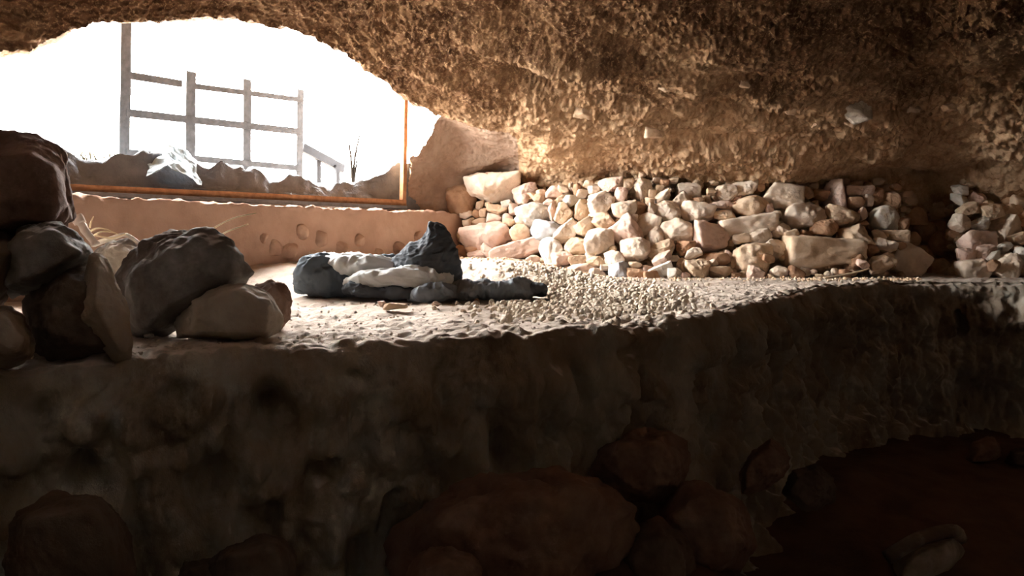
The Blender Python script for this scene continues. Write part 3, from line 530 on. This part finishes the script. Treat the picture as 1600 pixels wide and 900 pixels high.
for i, x in enumerate(stones):
    if x[7] and 'jamb' in x[7]: sd[i] = {770: 5.28, 721: 5.30}[x[0]]
sd0 = sd.copy(); px = sd.mean() / F
near = [(i, j) for i in range(nst) for j in range(i) if abs(su_[i] - su_[j]) < ew[i] + ew[j] and abs(sv_[i] - sv_[j]) < eh[i] + eh[j]]
for it in range(60):                                # let overlapping stones slide apart in depth, the lower one forwards
    for i, j in near:
        q = ((su_[i] - su_[j]) / (ew[i] + ew[j])) ** 2 + ((sv_[i] - sv_[j]) / (eh[i] + eh[j])) ** 2
        if q >= .9: continue
        need = math.sqrt(.9 - q) * (ed_[i] + ed_[j]) * px; gap = sd[i] - sd[j]
        if abs(gap) < need:
            sg_ = (1 if sv_[i] < sv_[j] else -1) if abs(gap) < .01 else math.copysign(1, gap)
            mv = (need - abs(gap)) * .15 * sg_; wi = ed_[j] / (ed_[i] + ed_[j]); sd[i] += mv * wi * 2; sd[j] -= mv * (1 - wi) * 2
    sd = np.clip(sd, sd0 - .10, sd0 + .16)
for i, (u, v, wpx, hpx, ang, tone, kind, label) in enumerate(stones):
    d = float(sd[i]); big = max(wpx, hpx); dep = ed_[i] * 2
    k = d / F * 1.04
    c = pix(u, v, d)
    floor_ = top_z(c[0], c[1]); zmin = c[2] - hpx * k / 2 * abs(math.cos(math.radians(ang))) - wpx * k / 2 * abs(math.sin(math.radians(ang))) * .5
    o = make_stone('stone', c, (wpx * k, dep * k, hpx * k), ang, tone, kind, 1000 + i, 5 if big > 26 else 4, .9 if kind != 'r' else .6)
    if label: tag(o, label, 'stone', 'stones of the long heap')
    else:
        size = 'small' if big < 21 else ('medium' if big < 38 else 'large')
        if (int(u), int(v)) in OWN: tag(o, OWN[(int(u), int(v))], 'stone', 'stones of the long heap'); continue
        mu, mv, mn = min(MARKS, key=lambda q: (q[0] - u) ** 2 + 1.6 * (q[1] - v) ** 2)
        du, dv = u - mu, v - mv
        rel = ('close above' if dv < 0 else 'close below') if abs(dv) > .75 * abs(du) else ('on the window side of' if du < 0 else 'on the gap side of' if u < 1440 else 'on the far side of')
        m2 = sorted(MARKS, key=lambda q: (q[0] - u) ** 2 + 1.6 * (q[1] - v) ** 2)[1][2]
        PEND.append((o, f'{size} {TN[tone]} {SH[kind]} stone {rel} the {mn}', f'{size} {TN[tone]} {SH[kind]} stone {rel} the {mn} near the {m2}'))
names = [p[1] for p in PEND]
for o, a, b in PEND:                                # a second landmark where one is not enough
    lb = a if names.count(a) == 1 or len(b.split()) > 16 else b
    tag(o, lb, 'stone', lb.replace(' stone ', ' stones ', 1))

# small rubble between and under the stones
def chips(name, spots, mat, seed, label, cat, levels=2):
    rng = np.random.default_rng(seed); vs, fs = ico(levels); kinds = []
    for q in range(10):
        nrm = rng.normal(size=(9, 3)); nrm /= np.linalg.norm(nrm, axis=1)[:, None]; h = rng.uniform(.72, 1, 9)
        kinds.append(vs * np.minimum(plane_radius(vs, np.vstack([nrm, np.eye(3), -np.eye(3)]), np.concatenate([h, np.ones(6)]), 30), 1.2)[:, None])
    V = []; Fc = []
    for j, (c, s) in enumerate(spots):
        R = np.linalg.qr(rng.normal(size=(3, 3)))[0]; x = (kinds[j % 10] * (s * rng.uniform(.6, 1.3, 3))) @ R.T + c
        V.append(x); Fc.append(fs + j * len(vs))
    return tag(add(name, mesh_np(name, np.concatenate(V), np.concatenate(Fc), False), mat), label, cat, kind='stuff')
rng = np.random.default_rng(77); sp = []
for _ in range(900):
    u = rng.uniform(715, 1640); v = rng.uniform(interp(u, [(715, 345), (800, 300), (850, 285), (1640, 280)]), 434); d = heap_d(u, v) + rng.uniform(.06, .22)
    sp.append((pix(u, v, d), rng.uniform(.012, .034)))
chips('rubble_fill', sp, TONE['t'], 78, 'small broken rubble filling the gaps of the stone heap', 'rubble')
sp = []
for _ in range(450):
    u = rng.uniform(700, 1440); d = interp(u, [(700, 4.9), (860, 4.55), (960, 4.3), (1440, 4.25)]) + rng.normal() * .10; x = (u - U0) / F * d
    if d > edge_y(x) + .06: sp.append((np.array([x, d, top_z(x, d) + .004]), rng.uniform(.003, .010)))
chips('crumbs', sp, TONE['t'], 79, 'loose stone crumbs along the foot of the heap', 'rubble')
# spread of gravel before the heap
sp = []
for _ in range(2600):
    u = rng.normal(905, 75); v = np.clip(rng.normal(468, 13), 442, 505)
    d = CZ * F / (v - V0); x = (u - U0) / F * d
    if d < edge_y(x) + .05 or (x < .15 and 2.8 < d < 3.3): continue
    k = math.exp(-((u - 900) / 110) ** 2 - ((v - 466) / 15) ** 2)
    sp.append((np.array([x, d, top_z(x, d) + .004 + rng.uniform(0, .022) * k]), rng.uniform(.005, .0125)))
M['gravel'] = mat_rock('gravel_grey_tan', [(.36, .29, .22), (.52, .44, .35), (.62, .55, .46)], 30, bump=.2)
chips('gravel', sp, M['gravel'], 80, 'spread of small grey gravel on the ledge before the stone heap', 'gravel')
sp = []
for _ in range(1500):
    x = rng.uniform(-1.3, 2.0); y = edge_y(x) + abs(rng.normal()) * .9 + .03
    if (-.95 < x < .15 and 2.85 < y < 3.3) or y > 4.4: continue
    sp.append((np.array([x, y, top_z(x, y) + .001]), rng.uniform(.0015, .005) * (2 if rng.random() < .04 else 1)))
chips('grit', sp, M['dust'], 81, 'scattered grit and tiny stones over the dusty ledge top', 'grit', 1)
# single pebbles one can point at
for i, (u, v, wp, tone, lb) in enumerate([(737, 435, 10, 'o', 'rust orange pebble at the foot of the broad pink boulder'), (530, 462, 9, 'o', 'rust red pebble before the folded left side of the jacket'), (594, 462, 11, 'o', 'dull red pebble beside the hem of the jacket'), (681, 475, 12, 'k', 'pink pebble in front of the jacket flap'), (745, 470, 9, 'o', 'rust red pebble below the flat sleeve'), (618, 479, 34, 't', 'flat tan stone on the dust in front of the jacket'), (598, 476, 14, 'k', 'small pink stone beside the flat tan stone'), (232, 522, 14, 'g', 'pale pebble at the foot of the pointed grey boulder')]):
    d = CZ * F / (v + wp * .3 - V0); k = d / F
    o = make_stone('pebble', pix(u, v, d), (wp * k, wp * k * .9, wp * k * (.35 if wp > 20 else .75)), 0, tone, 'a', 3000 + i, 4); tag(o, lb, 'pebble', 'loose pebbles on the ledge')
uu2 = np.where(flat[:, 1] > 1, U0 + F * flat[:, 0] / np.maximum(flat[:, 1], .05), 9999); vv2 = np.where(flat[:, 1] > 1, V0 - F * (flat[:, 2] - CZ) / np.maximum(flat[:, 1], .05), 9999)
# stones bedded in the ceiling
for i, (u, v, wp, hp, tone, a) in enumerate([(830, 98, 26, 17, 'p', 15), (1337, 178, 46, 38, 'g', 0), (1276, 196, 18, 14, 't', 0), (1042, 138, 22, 17, 't', 25), (912, 178, 30, 20, 't', 10), (1430, 172, 22, 12, 't', 0), (1485, 168, 26, 14, 't', 0), (1022, 207, 30, 20, 't', 0), (1235, 172, 34, 18, 't', 12), (1160, 132, 24, 14, 't', 20), (1328, 194, 22, 12, 't', 30)]):
    sel = np.argmin((uu2 - u) ** 2 + (vv2 - v) ** 2); p = flat[sel]; d = p[1]; k = d / F
    v_, f_ = stone_verts(np.random.default_rng(400 + i), (wp * k, wp * k * .7, hp * k), 4, 'a', 1.6, 400 + i); p = p - nf_c[sel] * (min(wp, hp) * k * .12)
    o = add('embedded_stone', mesh_np('embedded_stone', v_, f_), TONE[tone], ceiling, p); o.rotation_euler = (0, math.radians(a), 0)

# ------------------------------------------------------------------ iron frame on the low wall
M['rust'] = mat_plain('rusty_iron', (.34, .17, .085), .85, var=.3, scale=30)
M['iron'] = mat_plain('weathered_grey_iron', (.10, .102, .106), .7, var=.3, scale=30)
M['straw'] = mat_plain('dry_straw', (.88, .74, .50), .8)
M['twig'] = mat_plain('dry_twig', (.42, .32, .22), .9)
M['bone'] = mat_plain('pale_dry_wood', (.80, .72, .64), .8)
def bar(name, a, b, wx, wy, mat, parent, sub=14, seed=0):       # flat iron bar from a to b, slightly bent and worn
    a, b = np.array(a, float), np.array(b, float); t = (b - a) / np.linalg.norm(b - a)
    s = np.array([wdir[0], wdir[1], 0]); s = s - t * (s @ t)
    if np.linalg.norm(s) < .3: s = np.array([0, 0, 1.0]) - t * t[2]
    s /= np.linalg.norm(s); n_ = np.cross(t, s); V = []
    for k in np.linspace(0, 1, sub):
        p = a + (b - a) * k + .002 * np.array([noise([[k * 5 + seed, 1, 1]], 1)[0], noise([[k * 5 + seed, 1, 1]], 2)[0], 0])
        for (x, y) in ((-1, -1), (1, -1), (1, 1), (-1, 1)): V.append(p + s * x * wx / 2 + n_ * y * wy / 2)
    V = np.array(V); org = np.array(parent.location)
    return add(name, mesh_np(name, V - org, grid_faces(sub, 4, True).tolist() + [[3, 2, 1, 0], [len(V) - 4 + i for i in range(4)]], False), mat, parent)
def fr(u, v, back=.17): return pix(u, v, wall_d(u) + back)
f = empty('window_1', fr(628, 322), 'rusty iron window frame standing on top of the low mud wall', 'window frame'); f['kind'] = 'structure'
bar('bottom_rail', fr(-550, 268), fr(632, 318), .045, .04, M['rust'], f)
bar('rail_flange', fr(-550, 274, .14), fr(632, 324, .14), .02, .05, M['iron'], f)
bar('upright', fr(629, 320), fr(633, 150), .034, .03, M['rust'], f)
# ------------------------------------------------------------------ grille outside
def gd(u): return 1 / interp(u, [(195, 1 / 4.0), (468, 1 / 4.95)])
def gp_(u, v): return pix(u, v, gd(u))
g = empty('iron_grille', gp_(195, 262), 'grey iron grille of flat bars standing outside the cave mouth', 'grille')
for i, (ua, va, ub, vb, wd) in enumerate([(193, 275, 197, 30, .058), (296, 300, 298, 112, .062), (385, 300, 386, 124, .058), (467, 300, 469, 140, .054)]):
    bar('upright_bar', gp_(ua, va), gp_(ub, vb), wd, .012, M['iron'], g, seed=i)
for i, (ua, va, ub, vb, wd) in enumerate([(197, 117, 284, 131, .040), (298, 134, 470, 156, .032), (197, 176, 470, 206, .042), (197, 238, 470, 263, .036)]):
    bar('cross_bar', gp_(ua, va), gp_(ub, vb), wd, .012, M['iron'], g, seed=9 + i)
# ------------------------------------------------------------------ soil bank against the grille, and the ground outside
bt = np.linspace(-.1, 1.05, 300)
bank_top = [(-560, 175), (-140, 215), (0, 225), (60, 235), (100, 240), (130, 258), (160, 263), (195, 252), (222, 243), (250, 250), (280, 268), (310, 262), (345, 262), (370, 274), (395, 272), (420, 290), (450, 276), (480, 282), (515, 296), (545, 288), (575, 286), (600, 272), (625, 262), (680, 255)]
ub = np.linspace(-560, 680, 440); P = []
for t in np.linspace(0, 1, 60):
    d = np.array([wall_d(x) for x in ub]) + .25 + .07 * min(t / .75, 1) + .40 * max(0, (t - .75) / .25)
    vt = interp(ub, bank_top); zt = CZ + (V0 - vt) / F * (np.array([wall_d(x) for x in ub]) + .55); z0 = np.array([CZ + (V0 - interp(x, [(-400, 284), (110, 306), (625, 323)])) / F * (wall_d(x) + .2) for x in ub]) - .06
    prof = min(t / .75, 1.0)
    z = z0 + (zt - z0) * prof - .10 * max(0, t - .8) / .2 * 1.2
    P.append(np.stack([(ub - U0) / F * d, d, z], -1))
P = np.array(P); n, m, _ = P.shape; fl = P.reshape(-1, 3); fl = fl + np.array([.025, .025, .045]) * np.stack([fbm(fl * 7, 1, 3), fbm(fl * 7, 2, 3), fbm(fl * 9, 3, 4)], -1); fl[:, 2] += .03 * (.5 - cells(fl * 13, 4))
tag(add('soil_bank', mesh_np('soil_bank', fl, grid_faces(n, m)), M['bank']), 'lumpy grey soil bank heaped behind the rusty frame', 'soil bank', kind='structure')
gs, gw = np.meshgrid(np.linspace(-12, wl + 10, 110), np.concatenate([np.linspace(.55, 3, 14), np.linspace(3.4, 40, 60)]))
base = WA[None, None, :2] + gs[..., None] * wdir - gw[..., None] * wn; fl = np.concatenate([base, (.18 + .02 * gw)[..., None]], -1); n, m, _ = fl.shape; fl = fl.reshape(-1, 3); fl[:, 2] += .12 * fbm(fl * .8, 5, 3)
tag(add('outer_ground', mesh_np('outer_ground', fl, grid_faces(n, m)), M['terrain']), 'bright pale ground outside the cave mouth', 'ground', kind='structure')

# railing, dry stems and plastic on the bank
def bk(u, v, e=.6): return pix(u, v, wall_d(u) + e)
M['dark_iron'] = mat_plain('dark_grey_iron', (.035, .036, .04), .7)
rl_ = empty('railing', bk(527, 300, 1.0), 'low grey railing sloping down outside beside the grille', 'railing')
bar('handrail', bk(472, 230, .9), bk(536, 264, 1.0),   .06, .03, M['dark_iron'], rl_)
for u, v0, v1 in ((497, 300, 246), (527, 305, 258)): bar('post', bk(u, v0, .95), bk(u, v1, .95), .035, .02, M['dark_iron'], rl_)
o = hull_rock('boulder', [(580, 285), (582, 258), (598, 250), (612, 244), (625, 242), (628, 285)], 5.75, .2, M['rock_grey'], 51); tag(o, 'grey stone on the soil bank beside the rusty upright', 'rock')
st_ = empty('dry_plant', bk(551, 270, .6), 'dry plant with thin dark stems on the soil bank', 'plant')
M['stem'] = mat_plain('dark_dry_stem', (.035, .028, .022), .9)
for pts in ([(551, 290), (549, 255), (546, 225), (545, 205)], [(551, 290), (554, 250), (560, 220), (566, 195)], [(552, 290), (556, 262), (560, 240)]):
    tube('stem', curve([bk(u, v) for u, v in pts]), np.linspace(.010, .003, (len(pts) - 1) * 8 + 1), M['stem'], st_, 6)
gt = empty('dry_grass', bk(150, 262, .45), 'tuft of dry tan grass on the soil bank behind the reddish boulder', 'grass'); gt['group'] = 'plants on the soil bank'
M['grass'] = mat_plain('dry_grass_blade', (.10, .075, .04), .9); rg = random.Random(9)
for _ in range(34):
    u = rg.uniform(108, 192); tip = u + rg.uniform(-16, 16); h_ = rg.uniform(10, 34); e = rg.uniform(.36, .6)
    P_ = curve([bk(u, 266, e), bk((u + tip) / 2 + rg.uniform(-3, 3), 262 - h_ * .6, e), bk(tip, 262 - h_, e)], 4); tube('blade', P_, np.linspace(.006, .0015, len(P_)), M['grass'], gt, 4)
M['plastic'] = mat_plain('pale_blue_plastic', (.60, .74, .82), .35, var=.08, scale=12)
nt = M['plastic'].node_tree; tl = nt.nodes.new('ShaderNodeBsdfTranslucent'); tl.inputs[0].default_value = (.03, .045, .055, 1); mxs = nt.nodes.new('ShaderNodeMixShader'); mxs.inputs[0].default_value = .45
nt.links.new(nt.nodes['Principled BSDF'].outputs[0], mxs.inputs[1]); nt.links.new(tl.outputs[0], mxs.inputs[2]); nt.links.new(mxs.outputs[0], nt.nodes['Material Output'].inputs[0])
ga, gb = np.meshgrid(np.linspace(0, 1, 60), np.linspace(0, 1, 40)); V = []
for a, b in zip(ga.ravel(), gb.ravel()): V.append(bk(228 + 84 * a, interp(a, [(0, 246), (.35, 230), (.7, 240), (1, 260)]) + b * 34, .38 - .17 * b))
V = np.array(V); V += .02 * np.stack([ridge(V * 9, 1), ridge(V * 9, 2), ridge(V * 9, 3)], -1); c = V.mean(0)
o = add('plastic_sheet', mesh_np('plastic_sheet', V - c, grid_faces(40, 60)), M['plastic'], None, c); sm = o.modifiers.new('s', 'SOLIDIFY'); sm.thickness = .003
tag(o, 'crumpled pale blue plastic sheet caught on the soil bank', 'plastic sheet')
# ------------------------------------------------------------------ twigs and straw
def straw(name, pts, d, r0, mat, label, cat, group=None, sides=6):
    P_ = curve([pix(p[0], p[1], d + (p[2] if len(p) > 2 else 0)) for p in pts]); return tag(tube(name, P_, np.linspace(r0, r0 * .5, len(P_)), mat, None, sides), label, cat, group)
straw('straw', [(320, 370), (335, 356), (365, 341), (400, 333)], 1.98, .0030, M['straw'], 'longer curved straw sticking up behind the pointed grey boulder', 'straw', 'dry straws among the boulders')
straw('straw', [(340, 372), (355, 362), (388, 350)], 1.98, .0030, M['straw'], 'shorter straight straw sticking out behind the pointed grey boulder', 'straw', 'dry straws among the boulders')
for pts, lb in (([(140, 362), (150, 357), (165, 358), (185, 366)], 'arched straw over the gap between the boulders'), ([(143, 370), (160, 362), (180, 364)], 'thin straw crossing behind the pale stick'), ([(140, 356), (143, 345), (146, 338)], 'short upright straw beside the pale stick'), ([(150, 368), (175, 372), (196, 366)], 'low straw lying over the pinkish rock')):
    straw('straw', pts, 2.0, .0027, M['straw'], lb, 'straw', 'dry straws among the boulders')
b_ = empty('broken_stick', pix(143, 378, 1.98), 'thick pale broken stick with a knobbed end between the boulders', 'stick')
tube('shaft', curve([pix(150, 382, 1.98), pix(140, 368, 1.98), pix(128, 352, 1.98), pix(122, 344, 1.98)]), .011, M['bone'], b_, 10, .003)
tube('knob', curve([pix(126, 350, 1.98), pix(122, 343, 1.98), pix(119, 340, 1.98)]), [.012] + [.016] * 14 + [.010] * 2, M['bone'], b_, 10, .003)
straw('dry_branch', [(146, 382), (170, 374), (195, 367), (215, 378), (226, 388)], 2.02, .008, M['bone'], 'pale forked dry branch lying over the pinkish rock', 'branch', sides=8)
straw('twig', [(1288, 434.5), (1310, 431), (1335, 426), (1358, 420)], 4.22, .008, M['twig'], 'long straight dry twig lying at the foot of the widest slab', 'twig', sides=8)
straw('twig', [(1185, 438.5), (1220, 438), (1265, 438)], 4.25, .006, M['bone'], 'pale thin stick lying flat before the round boulder', 'twig', sides=8)

# ------------------------------------------------------------------ the jacket
def mat_cloth(name, cols, scale=5):
    m = mat_rock(name, cols, scale, .85, .25, 260, bdist=.002); return m
M['cloth_dark'] = mat_cloth('jacket_dark_cloth', [(.045, .05, .058), (.085, .092, .10)])
M['cloth_navy'] = mat_cloth('jacket_navy_cloth', [(.06, .072, .085), (.11, .13, .15)])
M['cloth_pale'] = mat_cloth('jacket_pale_cloth', [(.44, .445, .44), (.58, .585, .57)])
M['cloth_grey'] = mat_cloth('jacket_grey_cloth', [(.11, .125, .14), (.19, .21, .23)])
def loft(name, rings, mat, parent, wr=.012, seed=0, n=120, sub=22, fr_=(9, 9, 9)):
    """closed cloth roll: rings = (u, v_bottom, v_top, depth, half thickness in depth)"""
    R_ = curve([np.array(x, float) for x in rings], sub); V = []
    an = np.arange(n) / n * 2 * math.pi
    for (u, vb, vt, d, th_) in R_:
        zc = CZ + (V0 - (vb + vt) / 2) / F * d; hz = max(.004, (vb - vt) / 2 / F * d); x = (u - U0) / F * d
        sgn = lambda a, e: np.sign(a) * np.abs(a) ** e
        V.append(np.stack([np.full(n, x), d + th_ * sgn(np.cos(an), .85), zc + hz * sgn(np.sin(an), .8)], -1))
    V = np.array(V); cen = V.mean(1); k = len(V); nrm = grid_normals(np.concatenate([V[:, -1:], V, V[:, :1]], 1))[:, 1:-1]; out = V - cen[:, None]
    nrm *= np.sign((nrm * out).sum(-1, keepdims=True)); fl = V.reshape(-1, 3); nf = nrm.reshape(-1, 3)
    q = fl + .03 * np.stack([noise(fl * 8 + seed, 61), noise(fl * 8 + seed, 62), noise(fl * 8 + seed, 63)], -1)
    d_ = wr * (1.1 * ridge(q * np.array(fr_) * 1.5 + seed, 64, 2) + .75 * ridge(q * np.array(fr_) * 3.6 + seed, 67, 2) + 1.3 * fbm(fl * 6 + seed, 70, 2))
    fl = fl + nf * d_[:, None]; fl[:, 2] = np.maximum(fl[:, 2], .002 + .004 * (1 + noise(fl * 30, 3)))
    Fq = grid_faces(k, n, True).tolist(); ca, cb = len(fl), len(fl) + 1
    fl = np.vstack([fl, fl[:n].mean(0), fl[-n:].mean(0)])
    Fq += [[(i + 1) % n, i, ca] for i in range(n)] + [[(k - 1) * n + i, (k - 1) * n + (i + 1) % n, cb] for i in range(n)]
    return add(name, mesh_np(name, fl - np.array(parent.location), Fq), mat, parent)
J = empty('jacket', pix(630, 465, 3.1), 'crumpled dark jacket with pale lining lying on the ledge, hood standing up', 'jacket')
loft('left_side', [(471, 448, 440, 3.14, .02), (476, 455, 418, 3.14, .08), (488, 457, 405, 3.14, .12), (510, 458, 403, 3.15, .14), (545, 458, 406, 3.16, .14), (580, 458, 408, 3.16, .14), (620, 458, 408, 3.16, .13), (660, 458, 412, 3.16, .10), (690, 455, 430, 3.16, .05)], M['cloth_navy'], J, .016, 1, fr_=(6, 8, 10))
loft('lining', [(498, 412, 402, 3.16, .02), (520, 420, 402, 3.13, .09), (550, 430, 402, 3.12, .12), (585, 438, 402, 3.12, .13), (615, 436, 404, 3.13, .11), (640, 430, 412, 3.16, .04)], M['cloth_pale'], J, .013, 2, fr_=(5, 9, 10)).__setitem__('label', 'pale grey lining')
loft('front_fold', [(540, 452, 444, 3.02, .02), (548, 454, 434, 3.0, .06), (575, 454, 425, 2.99, .08), (610, 456, 424, 2.98, .09), (650, 456, 420, 2.98, .09), (685, 460, 424, 2.98, .08), (706, 456, 436, 2.99, .04)], M['cloth_pale'], J, .013, 3, fr_=(4, 9, 16)).__setitem__('label', 'pale khaki fold')
loft('hem_roll', [(540, 456, 446, 2.97, .02), (560, 462, 442, 2.93, .05), (585, 463, 448, 2.92, .05), (640, 464, 452, 2.91, .05), (690, 464, 453, 2.91, .05), (712, 461, 455, 2.94, .02)], M['cloth_dark'], J, .010, 4)
loft('flap', [(642, 466, 462, 2.90, .02), (655, 467, 452, 2.87, .05), (680, 467, 447, 2.87, .06), (705, 466, 449, 2.88, .05), (716, 465, 458, 2.92, .02)], M['cloth_grey'], J, .009, 5)
loft('sleeve', [(704, 464, 447, 2.99, .05), (722, 466, 447, 2.98, .09), (740, 466, 446, 2.97, .10), (756, 466, 438, 2.97, .09), (775, 466, 442, 2.97, .10), (795, 465, 440, 2.96, .08), (812, 464, 436, 2.96, .07), (832, 462, 445, 2.96, .05)], M['cloth_grey'], J, .012, 6, fr_=(10, 6, 8))
loft('cuff', [(826, 462, 443, 2.96, .05), (838, 461, 442, 2.96, .05), (848, 460, 446, 2.96, .045), (852, 458, 450, 2.96, .03)], M['cloth_dark'], J, .006, 7)
# hood: a tall folded peak, lofted upwards
def loft_up(name, rings, mat, parent, wr, seed, n=140, sub=22):
    R_ = curve([np.array(x, float) for x in rings], sub); an = np.arange(n) / n * 2 * math.pi; V = []
    for (v, ul, ur, d, th_) in R_:
        x0, x1 = (ul - U0) / F * d, (ur - U0) / F * d; z = CZ + (V0 - v) / F * d
        V.append(np.stack([(x0 + x1) / 2 + (x1 - x0) / 2 * np.cos(an), d + th_ * np.sin(an), np.full(n, z)], -1))
    V = np.array(V); cen = V.mean(1); nrm = grid_normals(np.concatenate([V[:, -1:], V, V[:, :1]], 1))[:, 1:-1]; nrm *= np.sign((nrm * (V - cen[:, None])).sum(-1, keepdims=True))
    fl = V.reshape(-1, 3); nf = nrm.reshape(-1, 3); q = fl + .03 * np.stack([noise(fl * 8 + seed, 61), noise(fl * 8 + seed, 62), noise(fl * 8 + seed, 63)], -1)
    fl = fl + nf * (wr * (1.1 * ridge(q * np.array([16, 14, 8]) + seed, 64, 3)) + wr * .6 * ridge(q * np.array([30, 30, 44]) + seed, 66, 2) + wr * 1.4 * fbm(fl * 6 + seed, 70, 2))[:, None]; fl[:, 2] = np.maximum(fl[:, 2], .004)
    Fq = grid_faces(len(V), n, True).tolist(); fl = np.vstack([fl, fl[-n:].mean(0)]); Fq += [[len(fl) - 1 - n + i, len(fl) - 1 - n + (i + 1) % n, len(fl) - 1] for i in range(n)]
    return add(name, mesh_np(name, fl - np.array(parent.location), Fq), mat, parent)
loft_up('hood', [(458, 620, 718, 3.07, .13), (440, 612, 719, 3.07, .14), (420, 611, 718, 3.07, .13), (405, 620, 714, 3.07, .12), (390, 632, 710, 3.07, .10), (375, 652, 705, 3.07, .07), (362, 665, 699, 3.07, .05), (352, 670, 692, 3.07, .035), (347, 674, 686, 3.07, .015)], M['cloth_dark'], J, .013, 9)
